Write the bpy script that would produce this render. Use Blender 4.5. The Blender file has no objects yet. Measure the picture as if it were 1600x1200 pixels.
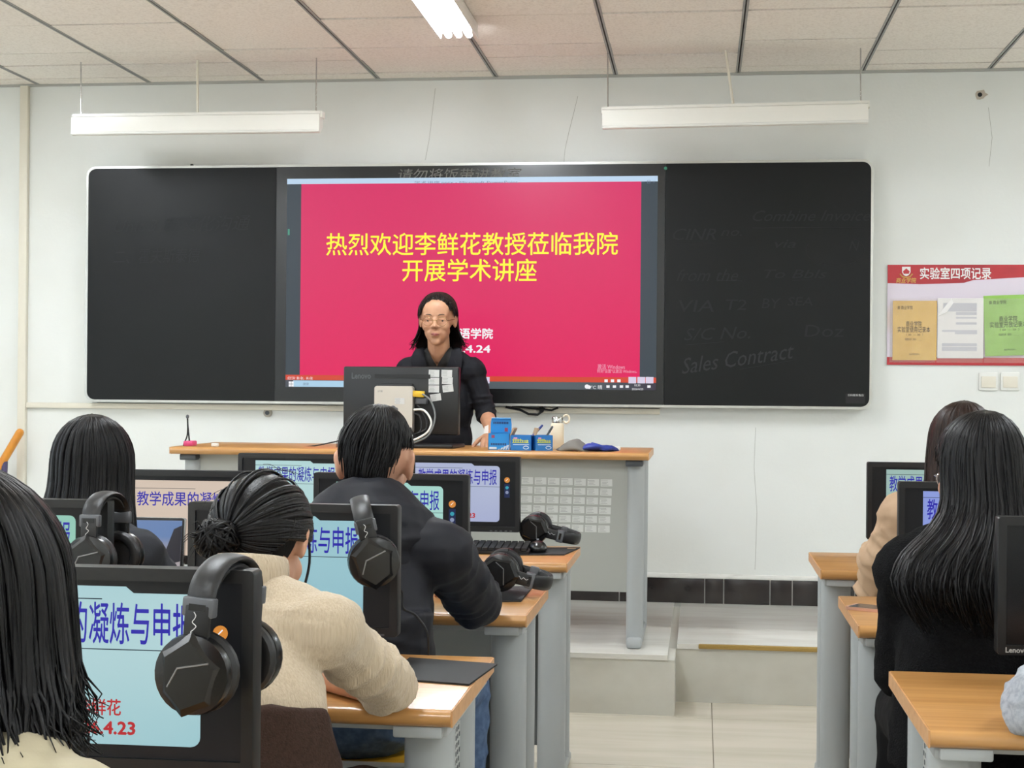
import bpy, bmesh, math, random
import numpy as np
from mathutils import Vector, Matrix, noise as mnoise

# ------------------------------------------------------------------ camera, light, exposure
S = bpy.context.scene
COL = S.collection
F = 2400.0; YAW = math.atan(295 / F); ROLL = math.radians(.5); EYE = 1.28
f0 = np.array([-math.sin(YAW), math.cos(YAW), 0]); rr0 = np.array([math.cos(YAW), math.sin(YAW), 0]); zz0 = np.array([0, 0, 1.])
cr = math.cos(ROLL) * rr0 + math.sin(ROLL) * zz0; cu = math.cos(ROLL) * zz0 - math.sin(ROLL) * rr0
cam = bpy.data.cameras.new('camera'); camo = bpy.data.objects.new('camera', cam); COL.objects.link(camo)
cam.sensor_fit = 'HORIZONTAL'; cam.sensor_width = 36; cam.lens = F / 1600 * 36; cam.shift_y = 10 / 1600; cam.clip_start = .05
camo.matrix_world = Matrix(((cr[0], cu[0], -f0[0], 0), (cr[1], cu[1], -f0[1], 0), (cr[2], cu[2], -f0[2], EYE), (0, 0, 0, 1)))
S.camera = camo
S.view_settings.view_transform = 'Standard'; S.view_settings.look = 'None'; S.view_settings.gamma = 1
S.view_settings.use_curve_mapping = False; S.view_settings.exposure = 0.0
w = bpy.data.worlds.new('daylight'); S.world = w; w.use_nodes = True
w.node_tree.nodes['Background'].inputs[0].default_value = (.75, .87, 1, 1)
w.node_tree.nodes['Background'].inputs[1].default_value = 3.0
LAMP = 93.0          # emission of the fluorescent tubes

def ray(x, y): return f0 + (x - 800) / F * cr + (610 - y) / F * cu
def PZ(x, y, z): v = ray(x, y); return np.array([0, 0, EYE]) + (z - EYE) / v[2] * v
def PY(x, y, Y): v = ray(x, y); return np.array([0, 0, EYE]) + Y / v[1] * v

# ------------------------------------------------------------------ materials
def lin(c):
    return tuple((v / 255 / 12.92 if v <= 10.3 else ((v / 255 + .055) / 1.055) ** 2.4) for v in c)
MATS = {}
def mat(name, rgb, rough=.5, metal=0., spec=.5, emit=0., noise=None, bump=None, alpha=None, coat=0., sheen=0.):
    """noise = (scale xyz, second rgb, detail, lo, hi); bump = (scale xyz, strength, distance)"""
    if name in MATS: return MATS[name]
    m = bpy.data.materials.new(name); m.use_nodes = True; MATS[name] = m
    nt = m.node_tree; b = nt.nodes['Principled BSDF']
    c = (*lin(rgb), 1)
    b.inputs['Base Color'].default_value = c; b.inputs['Roughness'].default_value = rough
    b.inputs['Metallic'].default_value = metal; b.inputs['Specular IOR Level'].default_value = spec
    if coat: b.inputs['Coat Weight'].default_value = coat; b.inputs['Coat Roughness'].default_value = .12
    if sheen: b.inputs['Sheen Weight'].default_value = sheen
    if alpha is not None: b.inputs['Alpha'].default_value = alpha
    if emit:
        b.inputs['Emission Color'].default_value = c; b.inputs['Emission Strength'].default_value = emit
        b.inputs['Base Color'].default_value = (.01, .01, .01, 1); b.inputs['Specular IOR Level'].default_value = .2
    def tex(scale, detail):
        tc = nt.nodes.new('ShaderNodeTexCoord'); mp = nt.nodes.new('ShaderNodeMapping'); nz = nt.nodes.new('ShaderNodeTexNoise')
        mp.inputs['Scale'].default_value = scale; nz.inputs['Scale'].default_value = 1; nz.inputs['Detail'].default_value = detail
        nt.links.new(tc.outputs['Object'], mp.inputs[0]); nt.links.new(mp.outputs[0], nz.inputs['Vector']); return nz.outputs['Fac']
    if noise and noise[0] == 'z':
        tc = nt.nodes.new('ShaderNodeTexCoord'); sx = nt.nodes.new('ShaderNodeSeparateXYZ'); mr = nt.nodes.new('ShaderNodeMapRange'); mx = nt.nodes.new('ShaderNodeMix'); mx.data_type = 'RGBA'
        mr.inputs[1].default_value, mr.inputs[2].default_value = noise[2], noise[3]
        nt.links.new(tc.outputs['Object'], sx.inputs[0]); nt.links.new(sx.outputs[2], mr.inputs[0]); nt.links.new(mr.outputs[0], mx.inputs[0])
        mx.inputs[6].default_value = c; mx.inputs[7].default_value = (*lin(noise[1]), 1); nt.links.new(mx.outputs[2], b.inputs['Emission Color' if emit else 'Base Color']); noise = None
    if noise:
        sc, rgb2, det, lo, hi = noise
        rp = nt.nodes.new('ShaderNodeValToRGB'); rp.color_ramp.elements[0].position = lo; rp.color_ramp.elements[1].position = hi
        rp.color_ramp.elements[0].color = c; rp.color_ramp.elements[1].color = (*lin(rgb2), 1)
        nt.links.new(tex(sc, det), rp.inputs[0])
        nt.links.new(rp.outputs[0], b.inputs['Emission Color' if emit else 'Base Color'])
    if bump:
        sc, st, di = bump
        bp = nt.nodes.new('ShaderNodeBump'); bp.inputs['Strength'].default_value = st; bp.inputs['Distance'].default_value = di
        nt.links.new(tex(sc, 3), bp.inputs['Height']); nt.links.new(bp.outputs[0], b.inputs['Normal'])
    return m

# ------------------------------------------------------------------ mesh accumulator
def rotm(rx=0, ry=0, rz=0):
    return np.array((Matrix.Rotation(rz, 3, 'Z') @ Matrix.Rotation(ry, 3, 'Y') @ Matrix.Rotation(rx, 3, 'X')))
def unit(v): v = np.array(v, float); return v / (np.linalg.norm(v) + 1e-12)
class G:
    def __init__(s): s.v = []; s.f = []
    def add(s, V, Fc):
        b = len(s.v); s.v.extend([tuple(map(float, p)) for p in V]); s.f.extend([tuple(int(i) + b for i in f) for f in Fc]); return s
    def box(s, c, d, R=None, bev=0., seg=2):
        if not bev:
            V = np.array([(x, y, z) for x in (-.5, .5) for y in (-.5, .5) for z in (-.5, .5)]) * np.array(d)
            Fc = [(0, 1, 3, 2), (4, 6, 7, 5), (0, 4, 5, 1), (2, 3, 7, 6), (0, 2, 6, 4), (1, 5, 7, 3)]
        else:
            bm = bmesh.new(); bmesh.ops.create_cube(bm, size=1)
            for v in bm.verts: v.co = Vector((v.co[0] * d[0], v.co[1] * d[1], v.co[2] * d[2]))
            bmesh.ops.bevel(bm, geom=bm.edges[:], offset=min(bev, min(d) * .49), segments=seg, profile=.5, affect='EDGES')
            bm.verts.index_update(); V = np.array([v.co[:] for v in bm.verts]); Fc = [[v.index for v in f.verts] for f in bm.faces]; bm.free()
        if R is not None: V = V @ np.array(R).T
        return s.add(V + np.array(c), Fc)
    def b2(s, lo, hi, bev=0., seg=2):
        lo = np.array(lo, float); hi = np.array(hi, float); return s.box((lo + hi) / 2, hi - lo, None, bev, seg)
    def tube(s, pts, r, n=8, wid=None, up=None, cap=True):
        """r: radius or list; wid: second radius (along the side axis) or list"""
        P = [np.array(p, float) for p in pts]; k = len(P)
        R = list(r) if hasattr(r, '__len__') else [r] * k
        W = R if wid is None else (list(wid) if hasattr(wid, '__len__') else [wid] * k)
        T = [unit(P[min(i + 1, k - 1)] - P[max(i - 1, 0)]) for i in range(k)]
        N = np.array(up, float) if up is not None else (np.array([0, 0, 1.]) if abs(T[0][2]) < .9 else np.array([1., 0, 0]))
        V = []
        for i in range(k):
            N = unit(N - T[i] * (N @ T[i])); B = np.cross(T[i], N)
            for j in range(n):
                a = 2 * math.pi * j / n; V.append(P[i] + N * R[i] * math.cos(a) + B * W[i] * math.sin(a))
        Fc = [(i * n + j, i * n + (j + 1) % n, (i + 1) * n + (j + 1) % n, (i + 1) * n + j) for i in range(k - 1) for j in range(n)]
        if cap: Fc += [tuple(range(n - 1, -1, -1)), tuple((k - 1) * n + j for j in range(n))]
        return s.add(V, Fc)
    def caps(s, p0, p1, r0, r1, n=14, m=4):
        p0 = np.array(p0, float); p1 = np.array(p1, float); d = unit(p1 - p0) if np.linalg.norm(p1 - p0) > 1e-6 else np.array([0, 0, 1.])
        pts = []; R = []
        for i in range(m, 0, -1):
            a = i / m * math.pi / 2 * .97; pts.append(p0 - d * r0 * math.sin(a)); R.append(r0 * math.cos(a))
        pts.append(p0); R.append(r0); pts.append(p1); R.append(r1)
        for i in range(1, m + 1):
            a = i / m * math.pi / 2 * .97; pts.append(p1 + d * r1 * math.sin(a)); R.append(r1 * math.cos(a))
        return s.tube(pts, R, n)
    def ell(s, c, rad, R=None, n=20, m=12):
        V = [(0, 0, -1)] + [(math.cos(2 * math.pi * j / n) * math.cos(a), math.sin(2 * math.pi * j / n) * math.cos(a), math.sin(a))
             for a in [-math.pi / 2 + math.pi * i / m for i in range(1, m)] for j in range(n)] + [(0, 0, 1)]
        V = np.array(V) * np.array(rad)
        if R is not None: V = V @ np.array(R).T
        Fc = [(0, 1 + (j + 1) % n, 1 + j) for j in range(n)]
        for i in range(m - 2): Fc += [(1 + i * n + j, 1 + i * n + (j + 1) % n, 1 + (i + 1) * n + (j + 1) % n, 1 + (i + 1) * n + j) for j in range(n)]
        t = len(V) - 1; Fc += [(t, 1 + (m - 2) * n + j, 1 + (m - 2) * n + (j + 1) % n) for j in range(n)]
        return s.add(V + np.array(c), Fc)
    def lathe(s, prof, c=(0, 0, 0), R=None, n=28):
        V = [(r * math.cos(2 * math.pi * j / n), r * math.sin(2 * math.pi * j / n), z) for r, z in prof for j in range(n)]
        k = len(prof); Fc = [(i * n + j, i * n + (j + 1) % n, (i + 1) * n + (j + 1) % n, (i + 1) * n + j) for i in range(k - 1) for j in range(n)]
        Fc += [tuple(range(n - 1, -1, -1)), tuple((k - 1) * n + j for j in range(n))]
        V = np.array(V)
        if R is not None: V = V @ np.array(R).T
        return s.add(V + np.array(c), Fc)
    def prism(s, poly, h0, h1, M=None, c=(0, 0, 0)):
        """poly in local XY, extruded along local Z h0..h1; M 3x3 maps local to parent"""
        n = len(poly); V = np.array([(x, y, h0) for x, y in poly] + [(x, y, h1) for x, y in poly], float)
        if M is not None: V = V @ np.array(M).T
        return s.add(V + np.array(c), [tuple(range(n - 1, -1, -1)), tuple(range(n, 2 * n))] + [(i, (i + 1) % n, n + (i + 1) % n, n + i) for i in range(n)])
    def arr(s): return np.array(s.v)
WALLM = np.array([[1, 0, 0], [0, 0, 1], [0, 1, 0]], float).T   # local (x,y,z) -> (x, z, y): polygon drawn on a wall, depth along +Y
WALLM = np.array([[1., 0, 0], [0, 0, 1], [0, 1, 0]])

def rrect(x0, y0, x1, y1, r, n=5):
    P = []
    for cx, cy, a in ((x1 - r, y1 - r, 0), (x0 + r, y1 - r, 90), (x0 + r, y0 + r, 180), (x1 - r, y0 + r, 270)):
        P += [(cx + r * math.cos(math.radians(a + 90 * i / n)), cy + r * math.sin(math.radians(a + 90 * i / n))) for i in range(n + 1)]
    return P
def circ(cx, cy, r, n=20): return [(cx + r * math.cos(2 * math.pi * i / n), cy + r * math.sin(2 * math.pi * i / n)) for i in range(n)]

def mesh_of(name, g, smooth=35.):
    me = bpy.data.meshes.new(name); me.from_pydata(g.v, [], g.f); me.validate(); me.update()
    bm = bmesh.new(); bm.from_mesh(me); bmesh.ops.recalc_face_normals(bm, faces=bm.faces[:]); bm.to_mesh(me); bm.free()
    if smooth:
        me.polygons.foreach_set('use_smooth', [True] * len(me.polygons)); me.set_sharp_from_angle(angle=math.radians(smooth))
    return me
def obj(name, g, m, parent=None, off=None, smooth=35., label=None):
    if off is not None: g.v = [tuple(np.array(p) - np.array(off)) for p in g.v]
    o = bpy.data.objects.new(name, mesh_of(name, g, smooth)); COL.objects.link(o)
    o.data.materials.append(m)
    if parent is not None: o.parent = parent
    if label: o['label'] = label
    return o
def tag(o, label, cat, group=None):
    o['label'] = label; o['category'] = cat
    if group: o['group'] = group
    return o
def thing(name, label, cat, loc=(0, 0, 0), rz=0., group=None):
    o = bpy.data.objects.new(name, None); COL.objects.link(o); o.empty_display_size = .05
    o.location = tuple(map(float, loc)); o.rotation_euler = (0, 0, rz); return tag(o, label, cat, group)
def struct(name, g, m, parent=None, smooth=35.):
    o = obj(name, g, m, parent, smooth=smooth)
    if parent is None: o['kind'] = 'structure'
    return o
def dup(root, loc, label, rz=None, group=None):
    r = root.copy(); COL.objects.link(r); r.location = loc
    if rz is not None: r.rotation_euler = (0, 0, rz)
    r['label'] = label
    if group: r['group'] = group
    for ch in list(root.children):
        c = ch.copy(); COL.objects.link(c); c.parent = r
        for q in list(ch.children):
            d = q.copy(); COL.objects.link(d); d.parent = c
    return r
def text(name, body, size, m, parent, loc, sx=1., sy=1., align='CENTER', bold=0., shear=0., ext=.0004, rot=0., M=None, fit=None):
    """writing facing -Y (or mapped by M); fit = total width to fill"""
    cu_ = bpy.data.curves.new('t', 'FONT'); cu_.body = body; cu_.size = size; cu_.align_x = align; cu_.align_y = 'CENTER'
    cu_.shear = shear; cu_.resolution_u = 2
    o = bpy.data.objects.new('t', cu_); COL.objects.link(o)
    dg = bpy.context.evaluated_depsgraph_get(); me = bpy.data.meshes.new_from_object(o.evaluated_get(dg))
    V = np.array([v.co[:] for v in me.vertices]) if len(me.vertices) else np.zeros((0, 3)); Fc = [list(p.vertices) for p in me.polygons]
    bpy.data.objects.remove(o); bpy.data.curves.remove(cu_); bpy.data.meshes.remove(me)
    if len(V) == 0: return None
    if bold:                      # heavier strokes: the glyphs repeated a hair apart
        nv = len(V); b_ = bold * size * 3; Fc0 = list(Fc); V0 = V.copy()
        for i, (dx, dy) in enumerate(((b_, 0), (-b_, 0), (0, b_), (0, -b_))):
            V = np.concatenate([V, V0 + np.array([dx, dy, .00003 * (i + 1)])]); Fc = Fc + [[q + nv * (i + 1) for q in f_] for f_ in Fc0]
    if fit: sx = fit / (V[:, 0].max() - V[:, 0].min())
    V = V * np.array([sx, sy, 1])
    if align == 'CENTER': V[:, 0] -= (V[:, 0].max() + V[:, 0].min()) / 2
    V[:, 1] -= (V[:, 1].max() + V[:, 1].min()) / 2
    if rot: V = V @ rotm(0, 0, rot).T
    if M is None: V = np.stack([V[:, 0], -ext + V[:, 2], V[:, 1]], 1)
    else: V = V @ np.array(M).T
    g = G(); g.add(V + np.array(loc), Fc)
    return obj(name, g, m, parent, smooth=0)

def spline(pts, n=8):
    pts = [np.array(p, float) for p in pts]; Q = []
    for i in range(len(pts) - 1):
        p0, p1, p2, p3 = pts[max(i - 1, 0)], pts[i], pts[i + 1], pts[min(i + 2, len(pts) - 1)]
        for u in np.linspace(0, 1, n, endpoint=i == len(pts) - 2): Q.append(.5 * ((2 * p1) + (p2 - p0) * u + (2 * p0 - 5 * p1 + 4 * p2 - p3) * u * u + (3 * p1 - p0 - 3 * p2 + p3) * u ** 3))
    return Q
# ------------------------------------------------------------------ palette
m_wall = mat('painted_plaster', (231, 233, 229), .85, noise=((1.3, 1.3, 1.6), (224, 225, 219), 4, .45, .75), bump=((60, 60, 60), .06, .01))
m_ceil = mat('ceiling_tile', (243, 237, 227), .95, noise=((90, 90, 90), (230, 223, 212), 2, .45, .7), bump=((160, 160, 160), .25, .004))
m_bar = mat('ceiling_bar', (150, 150, 147), .45)
m_gap = mat('shadow_gap', (70, 70, 68), .8)
m_floor = mat('floor_tile', (214, 206, 190), .22, noise=((1.2, 7, 1), (198, 190, 172), 5, .4, .7))
m_dais = mat('dais_tile', (226, 224, 216), .09, noise=((2, 9, 2), (212, 208, 198), 5, .4, .7))
m_riser = mat('riser_tile', (214, 212, 202), .35, noise=((5, 5, 7), (204, 201, 190), 4, .4, .7))
m_joint = mat('tile_joint', (140, 132, 118), .8)
m_gold = mat('brass_nosing', (176, 146, 84), .35, .6)
m_base = mat('baseboard_tile', (44, 38, 36), .25, noise=((8, 8, 8), (34, 29, 28), 3, .4, .7))
m_white = mat('white_plastic', (232, 232, 226), .4)
m_cream = mat('cream_paint', (226, 220, 204), .5)
m_enam = mat('white_enamel', (238, 236, 228), .28)
m_glass = mat('window_glass', (255, 255, 255), .02, alpha=.12)
m_tube = mat('fluorescent_tube', (241, 248, 255), .5, emit=LAMP)
m_black = mat('black_plastic', (17, 18, 20), .42, bump=((500, 500, 500), .05, .001))
m_black2 = mat('glossy_black_plastic', (17, 17, 18), .25)
m_rubber = mat('black_rubber', (19, 19, 21), .65)
m_leath = mat('black_leatherette', (22, 22, 24), .45, bump=((300, 300, 300), .2, .001))
m_greyp = mat('dark_grey_plastic', (86, 88, 92), .35)
m_panel = mat('dark_display_glass', (15, 16, 17), .25)
m_board = mat('chalkboard_black', (12, 14, 15), .42, spec=.25, noise=((2.5, 2.5, 3), (16, 18, 19), 5, .4, .75))
m_bframe = mat('brushed_aluminium', (196, 196, 190), .32, .75)
m_metal = mat('chrome', (200, 200, 200), .15, 1.)
m_steel = mat('grey_powder_coat', (170, 174, 174), .42)
m_steeld = mat('dark_grey_panel', (112, 117, 118), .5)
m_steelb = mat('charcoal_bracket', (70, 74, 78), .5)
m_perf = mat('perforated_sheet', (182, 184, 180), .45)
m_wood = mat('honey_wood', (198, 148, 90), .33, noise=((2.2, 60, 60), (172, 122, 66), 6, .32, .72), coat=.25)
m_woodl = mat('edge_band', (208, 160, 110), .4, noise=((3, 40, 60), (194, 142, 92), 4, .35, .7))
m_yellow = mat('yellow_seat', (214, 166, 40), .4, noise=((3, 30, 3), (196, 146, 30), 4, .4, .7))
m_hair = None
m_skin = mat('skin', (206, 158, 130), .5, noise=((25, 25, 25), (196, 144, 118), 3, .4, .7))
m_skin2 = mat('skin_lecturer', (200, 150, 118), .48, noise=((30, 30, 30), (188, 136, 106), 3, .4, .7))
m_lip = mat('lips', (150, 82, 74), .45)
m_eye = mat('eye_white', (196, 182, 172), .3)
m_iris = mat('iris', (30, 22, 18), .2)
def hairmat(name, c1, c2, rough=.40):
    return mat(name, c1, rough, spec=.22, noise=((170, 170, 7), c2, 4, .35, .7), bump=((260, 260, 9), .35, .002))
m_hblk = hairmat('black_hair', (7, 6, 7), (14, 12, 13))
m_hdk = hairmat('dark_brown_hair', (14, 10, 10), (24, 18, 16))
m_hbr = hairmat('brown_hair', (32, 21, 17), (52, 35, 27))
def emis(name, rgb, rgb2=None, s=.9, sc=(3, 3, 3)):
    return mat(name, rgb, .3, emit=s, noise=(sc, rgb2, 0, .3, .7) if rgb2 else None)

# ------------------------------------------------------------------ room shell
XL, XR, YB, YW, CZ, DZ = -4.7, 3.3, -4.2, 7.63, 2.85, .24
def quadpanel(x0, x1, y0, y1, z): return [(x0, y0, z), (x1, y0, z), (x1, y1, z), (x0, y1, z)]
# floor: 0.8 m tiles with thin joints
g = G().b2((XL - .2, YB - .2, -.12), (XR + .2, YW + .2, -.004)); fl = struct('floor', g, m_joint)
g = G()
xs = [.055 + .8 * k for k in range(-7, 6)]; ys = [5.27 + .8 * k for k in range(-13, 4)]
for a in xs:
    for b in ys:
        x0, x1, y0, y1 = max(a + .0015, XL), min(a + .7985, XR), max(b + .0015, YB), min(b + .7985, YW)
        if x1 > x0 and y1 > y0: g.b2((x0, y0, -.01), (x1, y1, 0))
obj('floor_tiles', g, m_floor, fl, smooth=0)
# dais with a recessed step on the right
g = G().b2((XL, 6.10, 0), (-.093, YW, DZ - .02)).b2((-.093, 6.385, 0), (XR, YW, DZ - .02)); ds = struct('trim_1', g, m_riser, smooth=0)
g = G()
for k in range(-6, 5):
    a = -.12 + .8 * k; x0, x1 = max(XL, a + .001), min(XR, a + .799)
    for (y0, y1) in ((6.09, 6.83), (6.832, YW)):
        if x0 < -.1 and x1 <= -.09 + .7: xx1 = min(x1, -.09); g.b2((x0, y0, DZ - .02), (xx1, y1, DZ))
    if x1 > -.09:
        for (y0, y1) in ((6.375, 6.83), (6.832, YW)): g.b2((max(x0, -.088), y0, DZ - .02), (x1, y1, DZ))
obj('dais_tiles', g, m_dais, ds, smooth=0)
obj('step_nosing', G().b2((.0, 6.367, DZ - .017), (XR, 6.381, DZ + .003), .003), m_gold, ds, label='worn brass nosing strip')
# walls
wf = struct('wall_front', G().b2((XL - .2, YW, -.1), (XR + .2, YW + .2, CZ + .3)), m_wall)
struct('wall_right', G().b2((XR, YB, -.1), (XR + .2, YW, CZ + .3)), m_wall)
struct('wall_back', G().b2((XL - .2, YB - .2, -.1), (XR + .2, YB, CZ + .3)), m_wall)
wins = [(-3.2, -1.2), (-.2, 1.8), (2.8, 4.8)]
g = G(); y = YB
for a, b in wins:
    g.b2((XL - .2, y, -.1), (XL, a, CZ + .3)); g.b2((XL - .2, a, -.1), (XL, b, .95)); g.b2((XL - .2, a, 2.55), (XL, b, CZ + .3)); y = b
g.b2((XL - .2, y, -.1), (XL, YW, CZ + .3)); struct('wall_left', g, m_wall)
for i, (a, b) in enumerate(wins):
    g = G(); X = XL - .1; t = .05
    for lo, hi in (((X - .03, a, .95), (X + .03, a + t, 2.55)), ((X - .03, b - t, .95), (X + .03, b, 2.55)), ((X - .03, a, .95), (X + .03, b, .95 + t)),
                   ((X - .03, a, 2.55 - t), (X + .03, b, 2.55)), ((X - .03, (a + b) / 2 - .03, .95), (X + .03, (a + b) / 2 + .03, 2.55))): g.b2(lo, hi)
    wo = struct('window_%d' % (i + 1), g, m_white); obj('pane', G().b2((X - .004, a + t, 1.0), (X + .004, b - t, 2.5)), m_glass, wo)
# skirting: dark tiles under a white plaster strip
g = G(); k = 0; x = XL
cuts = [.0275, .133, .345, .45]
xs = sorted([XL] + [-.0 + .0275 - .21 * j - (.1 if j % 2 else 0) for j in range(0, 22)] + [.12, .345, .452] + [.452 + .3 * j for j in range(1, 10)] + [XR])
for a, b in zip(xs[:-1], xs[1:]):
    if b - a > .02: g.b2((a + .0025, YW - .012, DZ), (b - .0025, YW, .362), .002)
bs = struct('baseboard_front', g, m_base)
obj('grout', G().b2((XL, YW - .006, DZ), (XR, YW, .358)), mat('white_grout', (196, 194, 188), .8), bs)
g = G().b2((XL, YW - .016, .362), (XR, YW, .385), .004)
obj('plaster_strip', g, mat('chalky_plaster', (232, 231, 226), .9, noise=((9, 9, 30), (205, 203, 197), 5, .5, .72)), bs)
# ceiling: lay-in tiles in a grey grid
ce = struct('ceiling', G().b2((XL - .2, YB - .2, CZ + .02), (XR + .2, YW + .2, CZ + .3)), m_gap)
bx = [-1.032 + .6 * k for k in range(-7, 8)]; bx = [XL] + [v for v in bx if XL + .05 < v < XR - .05] + [XR]
by = [YW, 7.49, 7.19, 6.93, 6.385] + [6.385 - .6 * k for k in range(1, 18)]; by = [v for v in by if v > YB + .05] + [YB]
g = G(); rnd = random.Random(4)
for a, b in zip(bx[:-1], bx[1:]):
    for d_, c_ in zip(by[:-1], by[1:]):
        z = CZ + rnd.uniform(-.001, .004); g.b2((a + .011, c_ + .0065, z), (b - .011, d_ - .0065, z + .015))
obj('ceiling_tiles', g, m_ceil, ce, smooth=0)
g = G()
for v in bx[1:-1]: g.b2((v - .012, YB, CZ - .002), (v - .003, YW, CZ + .02)); g.b2((v + .003, YB, CZ - .002), (v + .012, YW, CZ + .02))
obj('ceiling_grid', g, m_bar, ce, smooth=0)
struct('trim_2', G().b2((XL, YW - .012, CZ - .012), (XR, YW, CZ + .004)), mat('ceiling_edge', (176, 176, 170), .6))
# surface trunking on the front wall
struct('trim_3', G().b2((-3.522, YW - .03, DZ), (-3.478, YW, CZ - .01), .004), m_cream)
g = G().b2((-3.478, YW - .02, 1.168), (-.2, YW, 1.196), .003); struct('trim_4', g, m_cream)
# damage on the wall: a plaster hole and hairline cracks
c = PY(1533, 148, YW); g = G()
rnd = random.Random(2)
pts = [(c[0] + (.022 + .012 * rnd.random()) * math.cos(a), c[2] + (.016 + .014 * rnd.random()) * math.sin(a)) for a in np.linspace(0, 2 * math.pi, 12)[:-1]]
obj('plaster_chip', G().prism(pts, YW - .002, YW, WALLM), mat('bare_plaster', (190, 180, 166), .9), wf, smooth=0)
obj('anchor_hole', G().prism(circ(c[0] - .006, c[2], .011, 9), YW - .004, YW - .001, WALLM), m_rubber, wf, smooth=0)
for px in ([(902, 150), (897, 178), (889, 205), (883, 232), (880, 255)], [(680, 138), (676, 180), (672, 215), (664, 250)], [(1181, 668), (1178, 730), (1183, 800), (1180, 890)], [(1545, 168), (1550, 215), (1546, 260)]):
    obj('crack', G().tube([PY(x + random.Random(x).uniform(-1, 1), y, YW) for x, y in px], .0011, 5), mat('crack_grey', (176, 175, 168), .9), wf)

# ------------------------------------------------------------------ ceiling lamps
def make_lamp(loc, label):
    t = thing('ceiling_lamp', label, 'ceiling lamp', loc, 0, 'fluorescent ceiling lamps')
    obj('housing', G().b2((-.08, -.61, .0), (.08, .61, .028), .004), m_enam, t)
    for s in (-1, 1):
        obj('reflector', G().prism([(s * .08, .0), (s * .084, -.036), (s * .079, -.036), (s * .07, .0)], -.6, .6, np.array([[1., 0, 0], [0, 0, 1], [0, 1, 0]])), m_enam, t)
    for x in (-.044, 0, .044):
        tb = obj('tube', G().tube([(x, -.59, -.022), (x, .59, -.022)], .0135, 14), m_tube, t)
        for s in (-1, 1): obj('lamp_socket', G().box((x, s * .598, -.012), (.022, .016, .034), None, .003), m_white, tb)
    return t
lamp0 = make_lamp((-1.04, 5.90, CZ - .03), 'lit fluorescent ceiling lamp with three tubes above the lecture screen')
for x, y in [(-3.44, 5.87), (2.6, 5.87)] + [(x, y) for y in (2.9, -.1, -2.9) for x in (-3.44, -1.04, 1.96)]:  # the front right lamp is added out of view to brighten that side
    dup(lamp0, (x, y, CZ - .03), 'lit three tube fluorescent lamp in the ceiling %s' % ('near the window wall' if x < -3 else 'added out of view by the notice board to brighten that side' if y > 5 else 'behind the viewer' if y < 0 else 'over the pupil desks'))
# unlit blackboard lamps on rods
def board_lamp(label, e0, e1, rods, roll):
    c = (e0 + e1) / 2; L = np.linalg.norm(e1 - e0)
    t = thing('board_lamp', label, 'board lamp', c, 0, 'unlit lamps hung in front of the blackboard')
    R = rotm(0, -roll, 0)
    def tr(gg): gg.v = [tuple(R @ np.array(p)) for p in gg.v]; return gg
    Mx = np.array([[0, 0, 1.], [1, 0, 0], [0, 1, 0]])     # poly (y,z), extrude x
    obj('housing', tr(G().prism([(-.035, 0), (.03, 0), (.03, -.014), (-.035, -.014)], -L / 2, L / 2, Mx).b2((-L / 2 - .004, -.03, -.03), (-L / 2, .028, 0)).b2((L / 2, -.03, -.03), (L / 2 + .008, .028, 0))), m_enam, t)
    obj('reflector', tr(G().prism([(-.042, -.014), (.03, -.014), (.02, -.07), (-.03, -.105), (-.048, -.1), (-.052, -.09), (-.05, -.018)], -L / 2, L / 2, Mx)), m_enam, t)
    obj('cover_rim', tr(G().tube([(-L / 2, -.047, -.096), (L / 2, -.047, -.096)], .0075, 10)), m_white, t)
    for (x0, x1, r, y) in rods:
        zt = CZ - c[2]
        o = obj('conduit' if r > .005 else 'rod', G().tube([(x0, y, .0 + (x0 if r < .005 else x1) * math.tan(roll) - .004), (x1, y, zt)], r, 10), m_cream if r > .005 else m_metal, t)
    return t
e0, e1 = PY(118, 177, 7.12), PY(503, 178, 7.12); k = (e0 + e1) / 2
board_lamp('long white unlit lamp hung over the dark board half at the window side', e0, e1, [(PY(x, 150, 7.12)[0] - k[0], PY(x2, 150, 7.12)[0] - k[0], r, 0) for x, x2, r in ((127, 126, .0032), (309, 308, .0065), (494, 494, .0032))], 0)
e0, e1 = PY(942, 169, 7.12), PY(1355, 159, 7.12); k = (e0 + e1) / 2
board_lamp('long white unlit lamp hung slightly tilted nearer the red notice board', e0, e1, [(PY(x, 150, 7.12)[0] - k[0], PY(x2, 150, 7.12)[0] - k[0], r, 0) for x, x2, r in ((950, 949, .0032), (1146, 1133, .0065), (1345, 1344, .0032))], math.atan2(e1[2] - e0[2], e1[0] - e0[0]))

# ------------------------------------------------------------------ smart blackboard
BX0, BX1, BZ0, BZ1, BY = -3.125, .806, 1.215, 2.397, 7.555
bb = thing('smart_blackboard', 'long black chalkboard with a lit pink lecture screen in its middle', 'blackboard', (0, YW, 0))
OB = (0, YW, 0)
fr = G(); outer = rrect(BX0 - .012, BZ0 - .012, BX1 + .012, BZ1 + .012, .05, 8); inner = rrect(BX0, BZ0, BX1, BZ1, .04, 8)
n = len(outer); V = []
for yy in (BY - .004, YW - .001):
    V += [(x, yy, z) for x, z in outer] + [(x, yy, z) for x, z in inner]
Fc = []
for i in range(n):
    j = (i + 1) % n
    Fc += [(i, j, n + j, n + i), (2 * n + i, 3 * n + i, 3 * n + j, 2 * n + j), (i, 2 * n + i, 2 * n + j, j), (n + i, n + j, 3 * n + j, 3 * n + i)]
obj('frame', fr.add(V, Fc), m_bframe, bb, OB)
S0, S1 = -2.135, -.181
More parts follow.
